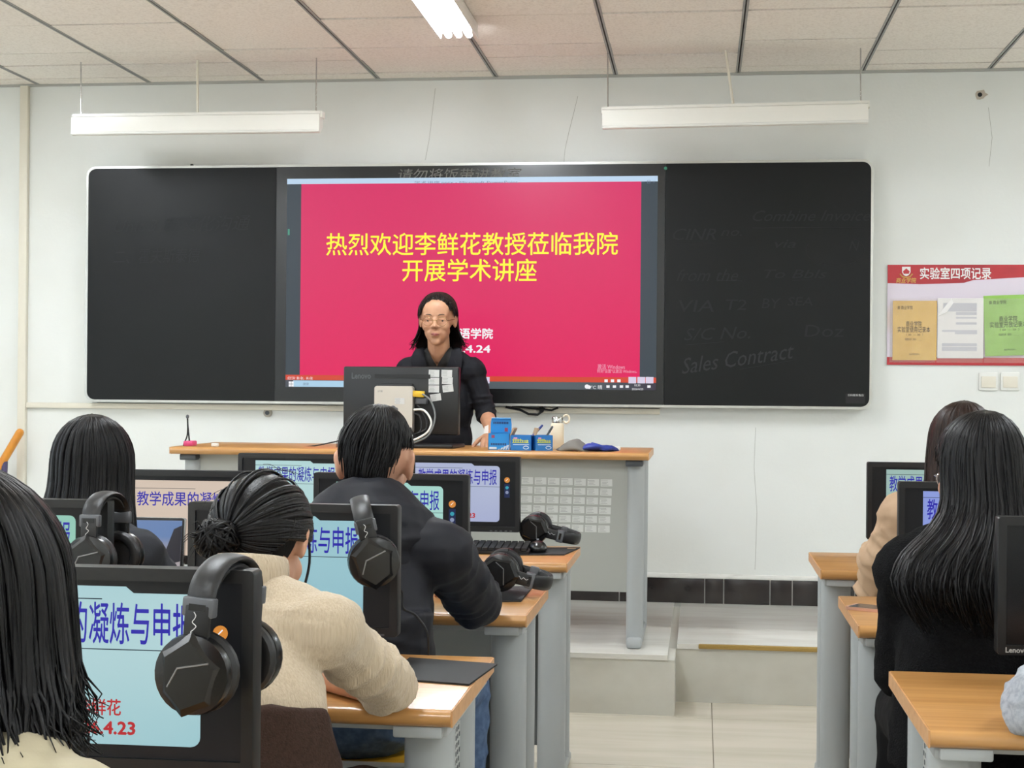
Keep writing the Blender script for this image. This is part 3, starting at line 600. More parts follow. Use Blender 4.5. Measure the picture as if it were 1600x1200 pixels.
# ------------------------------------------------------------------ headsets
m_white_ink = mat('white_ink', (220, 220, 220), .5)
def make_headset(label, front, rear, apex, cord, logo_side=-1):
    """front, rear: centres of the ear cups; apex: top of the band (underside)"""
    front, rear, apex = map(np.array, (front, rear, apex)); mid = (front + rear) / 2
    ex = unit(rear - front); ez = apex - mid; ez = unit(ez - ex * (ez @ ex)); ey = np.cross(ez, ex); R = np.stack([ex, ey, ez], 1)
    hw = np.linalg.norm(rear - front) / 2; hh = np.linalg.norm((apex - mid) - ex * ((apex - mid) @ ex))
    t = thing('headset', label, 'headset', mid, 0, 'black pupil headsets')
    def tr(g): g.v = [tuple(R @ np.array(p)) for p in g.v]; return g
    A = np.linspace(math.pi, 0, 25); zb = hh * .60
    arc = [(hw * .98 * math.cos(a) * (1.0), 0, zb + (hh - zb + .004) * math.sin(a) ** .85) for a in A]
    obj('headband', tr(G().tube(arc, .0055, 12, .019, up=(1, 0, 0))), m_leath, t)
    arc2 = [(p[0] * .9, 0, p[2] - .009) for p in arc[4:-4]]
    obj('band_padding', tr(G().tube(arc2, .005, 10, .015, up=(1, 0, 0))), m_rubber, t)
    for s in (-1, 1):
        x = s * hw
        sl = obj('slider', tr(G().box((x, 0, zb - .002), (.015, .042, .024), None, .003)), m_greyp, t)
        obj('slot', tr(G().box((x + s * .0075, 0, zb - .002), (.002, .022, .008), None)), m_black2, sl)
        arm = G().box((x, 0, (zb + .03) / 2), (.006, .026, zb - .02), rotm(0, 0, 0), .002).box((x + s * .004, 0, .044), (.008, .034, .058), None, .003)
        ao = obj('arm', tr(arm), m_black, t)
        xo = x + s * .009        # script mark on the arm
        sq = spline([(xo, .004 - .010 * math.sin(q * 2.1) * (1 - q * .09), .030 + q * .0042) for q in range(9)], 4)
        obj('script_logo', tr(G().tube([(xo, y_ * .5, z_) for _, y_, z_ in sq], .0006, 5)), m_white_ink, ao)
        # ear cup: shell, faceted cover, cushion, accent
        Rx = np.array(Matrix.Rotation(s * math.pi / 2, 3, 'Y'))
        cup = obj('ear_cup', tr(G().lathe([(.038, -.008), (.048, -.004), (.050, .004), (.048, .012), (.034, .016)], (x, 0, -.012), Rx)), m_black2, t)
        pts = [(.012, -.043), (.036, -.022), (.038, .014), (.018, .04), (-.014, .042), (-.038, .02), (-.036, -.02), (-.014, -.044)]
        hexp = [(.002, .052), (.040, .024), (.036, -.026), (0.008, -.052), (-.030, -.034), (-.041, .014)]
        MM = np.array([[0, 0, s], [1, 0, 0], [0, 1, 0.]])
        gq = G(); n = len(hexp)
        V = [MM @ np.array((a, b - .012, .012)) + (x, 0, 0) for a, b in hexp] + [MM @ np.array((a * .8, b * .8 - .012, .02)) + (x, 0, 0) for a, b in hexp]
        gq.add(V, [(i, (i + 1) % n, n + (i + 1) % n, n + i) for i in range(n)] + [tuple(range(n, 2 * n))])
        obj('faceted_cover', tr(gq), m_black2, cup, smooth=0)
        ap = [MM @ np.array(p) + (x, 0, 0) for p in ((-.026, .018 - .012, .0205), (.014, .008 - .012, .0205), (.026, -.016 - .012, .0195))]
        obj('accent', tr(G().tube(ap, .0014, 6)), mat('silver_accent', (150, 150, 152), .3, .8), cup)
        ring = [(x - s * .016 , .040 * math.cos(a), -.012 + .040 * math.sin(a)) for a in np.linspace(0, 2 * math.pi, 25)[:-1]]
        ring.append(ring[0]); obj('cushion', tr(G().tube(ring, .0105, 10, .011, up=(1, 0, 0), cap=False)), m_leath, cup)
        obj('mesh_pad', tr(G().lathe([(.028, 0), (.028, .004)], (x - s * .012, 0, -.012), Rx)), m_rubber, cup)
    if cord is not None:
        pts = [np.array(p) - mid for p in cord]; Q = []
        for i in range(len(pts) - 1):                                   # Catmull-Rom
            p0, p1, p2, p3 = pts[max(i - 1, 0)], pts[i], pts[i + 1], pts[min(i + 2, len(pts) - 1)]
            for u in np.linspace(0, 1, 8, endpoint=i == len(pts) - 2): Q.append(.5 * ((2 * p1) + (p2 - p0) * u + (2 * p0 - 5 * p1 + 4 * p2 - p3) * u * u + (3 * p1 - p0 - 3 * p2 + p3) * u ** 3))
        obj('cord', G().tube(Q, .0026, 6), m_rubber, t)
    return t
top = MZ + MH + .004
yD, yC = my('D'), my('C')
fr_, re_ = PY(306, 1037, yD - .045), PY(384, 1010, yD + .095); ap_ = (fr_ + re_) / 2; ap_[2] = top + .005; ap_[0] += .008
make_headset('black headset hung over the corner of the near foreground monitor', fr_, re_, ap_, [re_ - np.array([0, 0, .05]), re_ + np.array([.0, .0, -.14]), PY(385, 1190, yD + .06), PY(392, 1290, yD + .1)])
fr_, re_ = PY(140, 866, yC - .045), PY(188, 858, yC + .10); ap_ = (fr_ + re_) / 2; ap_[2] = top + .004
make_headset('black headset hung on the monitor with the green slide', fr_, re_, ap_, None)
fr_, re_ = PY(582, 868, yC - .045), PY(578, 850, yC + .105); ap_ = PY(562, 790, yC + .016); ap_[2] = top + .003
make_headset('black headset hung on the monitor before the beige sweater', fr_, re_, ap_, [PY(612, 905, yC + .085), PY(628, 925, yC + .12), PY(630, 950, yC + .12), PY(650, 962, yC + .13), PY(668, 990, yC + .13), PY(669, 1032, yC + .15)])
pa = PZ(838, 858, DT); make_headset('black headset lying on its side on the front row desk', (pa[0], pa[1] + .02, DT + .062), (pa[0] + .0, pa[1] + .165, DT + .062), (pa[0] + .135, pa[1] + .10, DT + .030), None)
pb = PZ(790, 936, DT); make_headset('black headset lying on the mouse mat beside the man\'s elbow', (pb[0] - .005, pb[1] + .01, DT + .064), (pb[0] - .01, pb[1] + .15, DT + .064), (pb[0] + .105, pb[1] + .08, DT + .036), None)

# ------------------------------------------------------------------ keyboards, mice, mats
def make_keyboard(loc, label, rz=0):
    t = thing('keyboard', label, 'keyboard', loc, rz, 'black keyboards on the pupil desks')
    Mx = np.array([[0, 0, 1.], [1, 0, 0], [0, 1, 0]])
    obj('case', G().prism([(-.068, .003), (-.068, .012), (.068, .026), (.068, .004)], -.2, .2, Mx), m_black, t)
    g = G(); R = rotm(math.atan(.014 / .136))
    for r_ in range(6):
        for c_ in range(18):
            if r_ == 0 and 4 <= c_ <= 8: continue
            y = -.056 + r_ * .0205; g.box((-.185 + c_ * .0216, y, .0135 + (y + .068) * .103 + .004), (.0175, .0165, .009), R, 0)
        if r_ == 0: g.box((-.185 + 6 * .0216, -.056, .0185), (.1, .0165, .009), R)
    obj('keys', g, m_rubber, t, smooth=0)
    return t
def make_mouse(loc, label, rz=0):
    t = thing('mouse', label, 'mouse', loc, rz, 'black computer mice')
    g = G().ell((0, 0, .012), (.031, .055, .026)); g.v = [(x, y, max(z, .001)) for x, y, z in g.v]; obj('shell', g, m_black2, t)
    obj('wheel', G().tube([(-.004, .03, .034), (.004, .03, .034)], .007, 12), m_greyp, t); return t
def make_mat(poly, label):
    P = [PZ(x, y, DT) for x, y in poly]; c = sum(P) / len(P)
    t = thing('mouse_mat', label, 'mouse mat', (c[0], c[1], DT), 0, 'black mouse mats on the pupil desks')
    obj('mat', G().prism([(p[0] - c[0], p[1] - c[1]) for p in P], .0005, .004), m_rubber, t, smooth=0); return c
k0 = make_keyboard((PZ(752, 862, DT)[0] - .03, ROWY['A'] + .28, DT), 'black keyboard in front of the lilac slide monitor')
dup(k0, (-.80, ROWY['C'] + .30, DT), 'black keyboard behind the folded arms in the beige sweater')
dup(k0, (PZ(1572, 1052, DT)[0] + .19, ROWY['C'] + .27, DT), 'black keyboard beside the grey sweatshirt sleeve')
c = make_mat([(800, 868), (882, 868), (906, 857), (822, 857)], 'black mouse mat at the end of the front row desk')
obj('mat_label', G().b2((PZ(893, 859, DT)[0] - .014, PZ(893, 859, DT)[1] - .012, DT + .004), (PZ(893, 859, DT)[0] + .014, PZ(893, 859, DT)[1] + .012, DT + .0046)), mat('tan_label', (170, 140, 110), .6), bpy.data.objects['mouse_mat'], bpy.data.objects['mouse_mat'].location[:])
make_mat([(735, 941), (814, 941), (833, 918), (758, 918)], 'black mouse mat under the headset beside the man')
make_mat([(600, 1062), (733, 1072), (777, 1040), (640, 1030)], 'large black mouse mat overhanging the desk beside the beige sleeve')
c = PZ(842, 862, DT); make_mouse((c[0] + .0, c[1] - .04, DT + .004), 'black mouse in front of the lying front row headset', .1)
# phone on the aisle desk
c = (PZ(1346, 947, DT) + PZ(1400, 962, DT)) / 2; t = thing('phone', 'pale gold smartphone lying on the desk beside the black fleece sleeve', 'phone', (c[0] + .0, c[1], DT), 1.05)
obj('body', G().prism(rrect(-.036, -.075, .036, .075, .011), .0005, .0085), mat('rose_gold', (226, 176, 150), .3, .5), t); obj('glass', G().prism(rrect(-.033, -.066, .033, .066, .004), .0085, .0088), mat('phone_glass', (42, 42, 46), .1), t)
# open laptop-like tablet with a photograph beside the beige slide monitor
c = PY(250, 848, 3.86); t = thing('tablet', 'silver edged tablet showing a sunset roof photo below the beige slide', 'tablet', (c[0], 3.86, DT), 0)
tl = np.array([-.048, 0, PY(216, 808, 3.86)[2] - DT]); W_, z1, z0 = PY(285, 808, 3.86)[0] - c[0], tl[2], .012; XL_ = -W_ - .05
lean = rotm(math.radians(-8))
def tl_(g): g.v = [tuple(lean @ np.array(p)) for p in g.v]; return g
obj('case', tl_(G().prism(rrect(XL_, z0, W_, z1, .008), 0, .01, WALLM)), m_metal, t); obj('border', tl_(G().prism(rrect(XL_ + .001, z0 + .001, W_ - .004, z1 - .001, .007), -.001, 0, WALLM)), m_black2, t)
ph = obj('photo', tl_(G().b2((XL_ + .007, -.0016, z0 + .007), (W_ - .009, -.001, z1 - .008))), emis('dusk_sky', (110, 140, 190), (206, 186, 170), .8, (1, 1, 9)), t)
rf = [(XL_ + .03, z0 + .04), (W_ - .009, z0 + .075), (W_ - .009, z1 - .02), (W_ - .03, z1 - .03), (W_ - .06, z0 + .072), (XL_ + .03, z0 + .05)]
obj('photo_roof', tl_(G().prism(rf, -.002, -.0016, WALLM)), emis('roof_dark', (52, 50, 58), s=.7), ph); obj('photo_wall', tl_(G().b2((XL_ + .035, -.002, z0 + .007), (W_ - .009, -.0016, z0 + .045))), emis('lit_wall', (150, 96, 70), (70, 58, 56), .7, (60, 1, 20)), ph)
obj('stand', G().prism([(.004, 0), (.05, 0), (.05, .004), (.018, .06), (.010, .06)], -.05, .05, np.array([[0, 0, 1.], [1, 0, 0], [0, 1, 0]])), m_black, t)

# ------------------------------------------------------------------ lecturer's desk
LX0, LX1, LY0, LY1, LT = -2.205, -.205, 6.2, 6.82, 1.032
t = thing('lecturer_desk', 'long wooden topped grey lecturer desk on the dais with rows of paper stickers', 'desk', ((LX0 + LX1) / 2, LY0, DZ)); OL = t.location[:]
Mx = np.array([[0, 0, 1.], [1, 0, 0], [0, 1, 0]])
obj('desk_top', G().prism([(LY0 + .012, LT - .03), (LY0 + .002, LT - .022), (LY0, LT - .014), (LY0 + .004, LT - .004), (LY0 + .014, LT), (LY1, LT), (LY1, LT - .03)], LX0 + .003, LX1 - .003, Mx), m_wood, t, OL, smooth=50)
for x in (LX0, LX1 - .003): obj('edge_band', G().b2((x, LY0 + .004, LT - .029), (x + .003, LY1, LT - .001)), m_woodl, t, OL)
for s, x in ((1, LX0 + .075), (-1, LX1 - .055)):
    for y in (LY0 + .09, LY1 - .09):
        obj('leg', G().tube([(x, y, DZ + .02), (x, y, LT - .05)], .035, 18, .026), m_steel, t, OL)
    obj('foot', G().box((x, (LY0 + LY1) / 2 - .01, DZ + .02), (.062, .58, .04), None, .012), m_steel, t, OL)
    obj('corner_bracket', G().b2((x - .04, LY0 + .03, LT - .056), (x + .03, LY0 + .13, LT - .031), .004), m_steelb, t, OL)
    obj('side_panel', G().b2((x - .004, LY0 + .1, DZ + .1), (x + .004, LY1 - .1, LT - .04)), m_steel, t, OL)
fp = obj('front_panel', G().b2((LX0 + .1, LY0 + .085, .46), (LX1 - .08, LY0 + .1, LT - .031)), mat('grey_laminate', (166, 168, 162), .55), t, OL)
m_stk = mat('paper_sticker', (206, 208, 204), .55); m_stp = mat('sticker_print', (150, 152, 150), .7)
rnd = random.Random(7); yp = LY0 + .085
for r_ in range(6):
    for c_ in range(7):
        px, py = 824 + 20.6 * c_ - r_ * .8, 751 + 14.4 * r_ + c_ * .6
        p = PY(px, py, yp - .0008); a = rnd.uniform(-.03, .03); R = rotm(0, a, 0)
        k = obj('sticker', G().box(p, (.0475, .0008, .0285), R), m_stk, fp, OL, smooth=0)
        g = G()
        for q in range(4): g.box(p + R @ np.array((-.006 if q % 2 else -.009, -.0006, .009 - q * .006)), (.028 - (q % 3) * .004, .0004, .0016), R)
        obj('print', g, m_stp, k, OL, smooth=0)
        k2 = G().box(p + R @ np.array((.0135, -.0006, 0)), (.013, .0004, .0145), R)
# lecturer's monitor, its back towards the room
p0, p1, q0 = PY(537, 573, 6.52), PY(719, 573, 6.48), PY(543, 678, 6.52)
c = (p0 + p1) / 2; W_ = np.linalg.norm(p1 - p0) / 2; zt, zb = c[2] - LT, PY(630, 679, 6.5)[2] - LT
t = thing('lecturer_monitor', 'wide black monitor seen from behind with pale stickers and a silver mini computer', 'monitor', (c[0], 6.5, LT), math.atan2(p1[1] - p0[1], p1[0] - p0[0]) - .04)
obj('back_shell', G().box((0, .0, (zt + zb) / 2), (2 * W_, .03, zt - zb), None, .008), m_black, t)
obj('front_bezel', G().box((0, .02, (zt + zb) / 2), (2 * W_ - .004, .012, zt - zb - .004), None, .003), m_black2, t)
obj('screen', G().box((0, .027, (zt + zb) / 2), (2 * W_ - .03, .003, zt - zb - .03)), m_panel, t)
obj('vent_strip', G().box((.01, -.016, zt - .042), (.25, .003, .018)), mat('vent_black', (20, 20, 21), .6), t)
text('logo', 'Lenovo', .036, mat('dull_logo', (74, 76, 78), .35), t, (-W_ + .083, -.0156, zt - .04), fit=.088, bold=.012)
obj('stand_plate', G().b2((-.10, -.035, zt - .1), (.06, -.012, zt - .072), .006), m_black, t)
obj('neck', G().b2((-.03, -.03, .016), (.05, -.012, zb + .05), .004), m_black, t)
obj('base', G().box((.13, .0, .009), (.26, .2, .017), None, .006), m_black, t)
PXL = lambda px, py, yy: np.array((((px - 628) / 91.2) * W_, yy, zt - (py - 573) / 105 * (zt - zb)))
bx_ = obj('mini_computer', G().prism(rrect(PXL(593, 0, 0)[0], PXL(0, 675, 0)[2], PXL(653, 0, 0)[0], PXL(0, 603, 0)[2], .012), -.065, -.035, WALLM), mat('champagne_silver', (196, 188, 176), .35, .45), t)
lg = PXL(622, 639, -.0655); obj('cloud_logo', G().prism(circ(lg[0] - .012, lg[2], .01, 14), -.0662, -.0650, WALLM).prism(circ(lg[0] + .002, lg[2] + .004, .013, 14), -.0664, -.0650, WALLM).prism(circ(lg[0] + .016, lg[2], .009, 14), -.0662, -.0650, WALLM), m_greyp, bx_)
text('box_logo', '云终端', .01, m_greyp, bx_, PXL(602, 611, -.0652), fit=.022)
m_tag = mat('silver_tag', (206, 206, 204), .4)
def tagstick(px, py, yy, par, a=0, w_=.047, h_=.03):
    p = PXL(px, py, yy); R = rotm(0, a, 0); k = obj('sticker', G().box(p, (w_, .001, h_), R), m_tag, par, smooth=0)
    g = G()
    for q in range(4): g.box(p + R @ np.array((-.009, -.0008, .009 - q * .006)), (.024 - (q % 2) * .004, .0004, .0016), R)
    obj('print', g, m_stp, k, smooth=0)
for px, py, a in ((681, 583, .02), (701, 583, .02), (681, 595, 0), (702, 594, .04), (681, 607, 0), (703, 606, -.12), (684, 620, -.15)): tagstick(px, py, -.0158, t, a)
tagstick(633, 626, -.0658, bx_, 0, .044, .026)
obj('yellow_plug', G().box(PXL(661, 615, -.05), (.05, .018, .026), rotm(0, .05, 0), .003), mat('yellow_plastic', (222, 180, 40), .4), t)
obj('socket_block', G().box(PXL(664, 626, -.035), (.05, .03, .026), None, .004), m_greyp, t)
obj('power_button', G().lathe([(.009, 0), (.009, .006)], PXL(589, 637, -.016), rotm(math.pi / 2)), m_white, t)
for pts, r_, m_, nm in ((((655, 639), (672, 640), (684, 656), (680, 672), (664, 683), (645, 690)), .0045, m_white, 'white_cable'), (((668, 615), (682, 625), (690, 650), (682, 676), (662, 688), (640, 694)), .004, m_steeld, 'grey_cable'),
                        (((656, 645), (666, 650), (668, 670), (658, 676), (654, 666)), .004, m_rubber, 'black_cable'), (((660, 632), (674, 650), (676, 668), (662, 675)), .004, m_rubber, 'black_cable')):
    obj(nm, G().tube(spline([PXL(x, y, -.06 - .01 * i) for i, (x, y) in enumerate(pts)]), r_, 8), m_, t)
# microphone, its cable and chalk
c = PY(295, 700, 6.32); t = thing('microphone', 'thin gooseneck microphone on a pink base at the end of the lecturer desk', 'microphone', (c[0], 6.32, LT))
obj('base', G().box((.006, 0, .011), (.042, .06, .022), None, .005), mat('pink_plastic', (206, 70, 120), .4), t)
L = lambda px, py: PY(px, py, 6.32) - np.array((c[0], 6.32, LT))
obj('gooseneck', G().tube(spline([L(297, 699), L(295, 680), L(293.5, 665), L(293, 653)]), .0035, 10), m_black2, t)
obj('microphone_head', G().ell(L(293, 651), (.007, .007, .009)), m_greyp, t)
obj('socket', G().tube([L(296.5, 699), L(296, 690)], .006, 10), m_rubber, t)
obj('loose_cord', G().tube(spline([L(293, 658), L(292.5, 680), L(287, 695), L(290, 701), L(296, 703.5)]), .003, 8), m_rubber, t)
t = thing('cable', 'thin black cable running along the lecturer desk to the monitor', 'cable', PY(400, 700, 6.36))
obj('cord', G().tube(spline([PY(306, 699, 6.36), PY(330, 700, 6.4), PY(360, 700.5, 6.42), PY(430, 700.5, 6.44), PY(480, 698, 6.45), PY(515, 692, 6.47), PY(540, 686, 6.49)]), .0028, 8), m_rubber, t, t.location)
c = PY(336, 702, 6.3); tag(obj('chalk_eraser', G().box((c[0], 6.3, LT + .007), (.03, .02, .0135), None, .003), m_white), 'small white eraser block on the lecturer desk beside the pink microphone base', 'eraser')
# open blue pen boxes, pens, thermos, pouch
m_bl = mat('box_blue', (28, 112, 186), .4); m_bl2 = mat('box_light_blue', (34, 140, 214), .4); m_ye = mat('box_lime', (196, 206, 90), .5); m_cy = mat('box_pale', (200, 216, 230), .5)
def pen_box(label, x0, x1, y0, py_top, rz, tall=False):
    p, q = PY(x0, py_top, y0), PY(x1, py_top, y0); w_ = q[0] - p[0]; h_ = p[2] - LT; d_ = .075
    t = thing('pen_box', label, 'pen box', ((p[0] + q[0]) / 2, y0 + d_ / 2, LT), rz, 'blue pen boxes on the lecturer desk'); b = .0015; mm = m_bl2 if tall else m_bl
    g = G(); hw = w_ / 2; hd = d_ / 2
    for lo, hi in (((-hw, -hd, 0), (hw, -hd + b, h_)), ((-hw, hd - b, 0), (hw, hd, h_)), ((-hw, -hd, 0), (-hw + b, hd, h_)), ((hw - b, -hd, 0), (hw, hd, h_)), ((-hw, -hd, 0), (hw, hd, b))): g.b2(lo, hi)
    obj('carton', g, mm, t, smooth=0); y = -hd
    if tall:
        z1 = PY(x0, 654, y0)[2] - LT
        fo = obj('flap', G().prism([(-hw, h_), (hw, h_), (hw, h_ * 1.55), (hw * .93, z1), (-hw * .93, z1), (-hw, h_ * 1.55)], hd - .004, hd - .001, WALLM), m_bl2, t, smooth=0)
        obj('flap_tuck', G().box((0, hd - .008, z1 + .001), (2 * hw * .9, .016, .0016), rotm(.15)), mat('box_sky', (80, 176, 232), .4), t)
        obj('side_flap', G().prism([(-hw - .02, h_), (-hw, h_), (-hw, h_ + .035), (-hw - .016, h_ + .028)], -hd, -hd + .002, WALLM), m_wt, t, smooth=0)
        for zz, s in ((h_ * .28, 1), (h_ + (z1 - h_) * .62, 1)):
            g = G()
            for i in range(9): g.b2((-hw * .75 + i * hw * .165, (y if zz < h_ else hd - .004) - .0006, zz), (-hw * .75 + i * hw * .165 + hw * .12, (y if zz < h_ else hd - .004) - .0001, zz + .009))
            obj('print_line', g, mat('print_navy', (16, 52, 104), .5), t, smooth=0)
        obj('emblem', G().b2((-hw * .7, y - .0006, h_ * .72), (-hw * .4, y - .0001, h_ * .9)), mat('emblem_red', (150, 60, 90), .5), t)
        obj('emblem', G().b2((hw * .35, hd - .0046, h_ + .006), (hw * .65, hd - .0041, h_ + .022)), mat('emblem_red', (150, 60, 90), .5), t)
        gs = G()
        for i in range(8): a = i * .011; gs.prism([(-hw * .1 + a, .001), (-hw * .1 + a + .005, .001), (min(hw, -hw * .1 + a + .03 * .5), min(.04, .004 + i * .0055)), (min(hw, -hw * .1 + a + .005), min(.04, .004 + i * .0055))], y - .0006, y - .0001, WALLM)
        obj('stripes', gs, m_cy, t, smooth=0); obj('print_block', G().b2((-hw * .9, y - .0006, .003), (-hw * .2, y - .0001, .012)), m_cy, t)
    else:
        g = G(); rn = random.Random(3)
        for i in range(7):
            x = -hw * .75 + i * hw * .22; hh = .017 if i < 4 else .012
            g.b2((x, y - .0006, h_ * .5), (x + .004, y - .0001, h_ * .5 + hh)).b2((x - .003, y - .0006, h_ * .5 + hh * .6), (x + .008, y - .0001, h_ * .5 + hh * .8)).b2((x - .003, y - .0006, h_ * .5), (x + .008, y - .0001, h_ * .5 + .003))
        obj('print_line', g, m_ye, t, smooth=0)
        obj('underline', G().b2((-hw * .75, y - .0006, h_ * .37), (hw * .8, y - .0001, h_ * .41)), m_cy, t)
        obj('emblem', G().b2((-hw * .7, y - .0006, h_ * .76), (-hw * .35, y - .0001, h_ * .86)), mat('emblem_pink', (206, 150, 190), .5), t)
        obj('ring_mark', G().tube([(hw * .5 + .011 * math.cos(a), y - .0004, h_ * .2 + .006 * math.sin(a)) for a in np.linspace(0, 6.28, 13)], .0016, 5), m_cy, t)
        obj('flap', G().prism([(-hw - .002, h_), (-hw + .002, h_), (-hw + .016, h_ + .028), (-hw + .008, h_ + .03)], -hd, hd, WALLM), mat('card_tan', (176, 150, 120), .6), t, smooth=0)
    return t, h_
tb_, h1 = pen_box('light blue pen box with its lid standing open beside the lecturer\'s hand', 763, 796, 6.34, 677, 0, True)
tb2, h2 = pen_box('blue pen box with one pen, in the middle of the three boxes', 798.5, 831, 6.30, 680, -.06)
tb3, h3 = pen_box('blue pen box with a pen in front of the white thermos', 833, 860, 6.30, 680, .28)
def pen(label, b, dx, tip, m_):
    b0 = np.array(b.location) + np.array((dx, 0, .012)); t = thing('pen', label, 'pen', b0, 0, 'pens in the blue boxes'); v = PY(*tip, b0[1] + .0) - b0
    obj('barrel', G().caps((0, 0, 0), v * .78, .0045, .0045, 10, 2), m_, t); obj('cap', G().caps(v * .76, v, .0055, .0045, 10, 2), m_, t)
pen('slim blue pen leaning out of the middle pen box', tb2, .0, (847, 665), mat('pen_blue', (56, 74, 140), .35)); pen('dark grey pen leaning out of the pen box before the thermos', tb3, -.012, (863, 667), mat('pen_grey', (80, 84, 88), .4))
a, b = PY(860, 703, 6.52), PY(881, 703, 6.52); r_ = (b[0] - a[0]) / 2; c = (a + b) / 2; zt = PY(870, 661, 6.52)[2] - LT
t = thing('thermos', 'cream white thermos flask with a chrome lid behind the blue boxes', 'thermos', (c[0], 6.52, LT))
obj('body', G().lathe([(r_ * .9, 0), (r_, .006), (r_, zt * .86), (r_ * .93, zt * .95), (r_ * .82, zt)], (0, 0, 0)), mat('cream_enamel', (238, 226, 200), .3), t)
obj('lid', G().lathe([(r_ * .8, zt), (r_ * .82, zt + .004), (r_ * .82, zt + .022), (r_ * .7, zt + .027)]), m_metal, t)
obj('handle_loop', G().tube([(r_ * .9 + .012 + .013 * math.cos(q), 0, zt + .018 + .017 * math.sin(q)) for q in np.linspace(-2.6, 2.6, 16)], .0045, 8), mat('cream_enamel', (0, 0, 0)), t)
def lump(label, nm, cat_, px0, px1, pyt, y0, m_, prof, seed, wy=.06):
    p, q = PY(px0, 705, y0), PY(px1, 705, y0); L_ = q[0] - p[0]; t = thing(nm, label, cat_, ((p[0] + q[0]) / 2, y0, LT)); pts = []; R_ = []
    for u, h_ in prof: pts.append((-L_ / 2 + u * L_, .012 * math.sin(u * 5 + seed), h_ / 2)); R_.append(h_ / 2)
    g = G().tube(spline(pts, 4), list(np.interp(np.linspace(0, 1, len(spline(pts, 4))), np.linspace(0, 1, len(R_)), R_)), 18, list(np.interp(np.linspace(0, 1, len(spline(pts, 4))), np.linspace(0, 1, len(R_)), [wy * min(1, .5 + r / .03) for r in R_])))
    V = np.array(g.v); 
    for i, v in enumerate(V): k = mnoise.noise(Vector((v[0] * 28, v[1] * 28 + seed, v[2] * 28))) * .006; V[i] = (v[0], v[1] + k, max(.0008, v[2] * 1.0 + k))
    g.v = [tuple(v) for v in V]; return t, obj('cloth', g, m_, t, smooth=80), L_
lump('crumpled grey cloth pouch lying right of the pen boxes', 'pouch', 'pouch', 870, 914, 692, 6.34, mat('grey_cloth', (118, 114, 108), .8, bump=((300, 300, 300), .2, .002)), [(0, .004), (.12, .014), (.35, .03), (.62, .05), (.85, .036), (1, .024)], 1)
t, o, L_ = lump('folded blue cloth bag lying at the right of the grey pouch', 'folded_bag', 'bag', 916, 961, 700, 6.34, mat('royal_blue_cloth', (30, 52, 140), .5), [(0, .024), (.2, .034), (.45, .028), (.7, .026), (.92, .022), (1, .01)], 4)
obj('fold', G().tube(spline([(-L_ * .3, -.04, .03), (-L_ * .1, -.045, .024), (L_ * .15, -.045, .012), (L_ * .4, -.03, .016)]), .009, 10), mat('royal_blue_cloth', (0, 0, 0)), t)
c = PY(963, 704, 6.44); tag(obj('chalk_box', G().box((c[0], 6.44, LT + .009), (.034, .03, .017), None, .004), m_white), 'tiny white block behind the folded blue bag', 'box')

# ------------------------------------------------------------------ people
def blob(g, voxel=.006, smooth=4):
    me = bpy.data.meshes.new('b'); me.from_pydata(g.v, [], g.f); me.update()
    bm = bmesh.new(); bm.from_mesh(me); bmesh.ops.recalc_face_normals(bm, faces=bm.faces[:]); bm.to_mesh(me); bm.free()
    o = bpy.data.objects.new('b', me); COL.objects.link(o)
    r = o.modifiers.new('r', 'REMESH'); r.mode = 'VOXEL'; r.voxel_size = voxel
    s_ = o.modifiers.new('s', 'SMOOTH'); s_.factor = .5; s_.iterations = smooth
    dg = bpy.context.evaluated_depsgraph_get(); m2 = bpy.data.meshes.new_from_object(o.evaluated_get(dg))
    V = np.empty(len(m2.vertices) * 3); m2.vertices.foreach_get('co', V); V = V.reshape(-1, 3)
    N = np.empty(len(m2.vertices) * 3); m2.vertex_normals.foreach_get('vector', N); N = N.reshape(-1, 3)
    Fc = [tuple(p.vertices) for p in m2.polygons]
    bpy.data.objects.remove(o); bpy.data.meshes.remove(me); bpy.data.meshes.remove(m2)
    return V, N, Fc
def fbm(P, sc, seed=0.):
    return np.array([mnoise.noise(Vector((p[0] * sc[0] + seed, p[1] * sc[1] + seed * .7, p[2] * sc[2] - seed))) for p in P])
def ridge(P, sc, seed=0.): return 1 - 2 * np.clip(np.abs(fbm(P, sc, seed)) * 2.4, 0, 1) ** .8
def wrinkle(V, N, amp=.004, sc=9., seed=1., folds=()):
    """folds: (centre, reach, axis, frequency along axis, amplitude)"""
    d = amp * .7 * ridge(V, (sc, sc, sc * 1.2), seed) + amp * .3 * ridge(V, (sc * 2.3,) * 3, seed + 5)
    for c, reach, ax, fq, am in folds:
        r = V - np.array(c); ax = unit(ax); wgt = np.exp(-(np.sum(r * r, 1)) / reach ** 2); idx = wgt > .02
        s_ = r[idx] @ ax; q = np.stack([s_ * fq, *(((r[idx] - np.outer(s_, ax)) * fq * .22).T[:2])], 1)
        d[idx] += am * .62 * wgt[idx] * ridge(q, (1, 1, 1), seed + 9)
    return V + N * d[:, None]
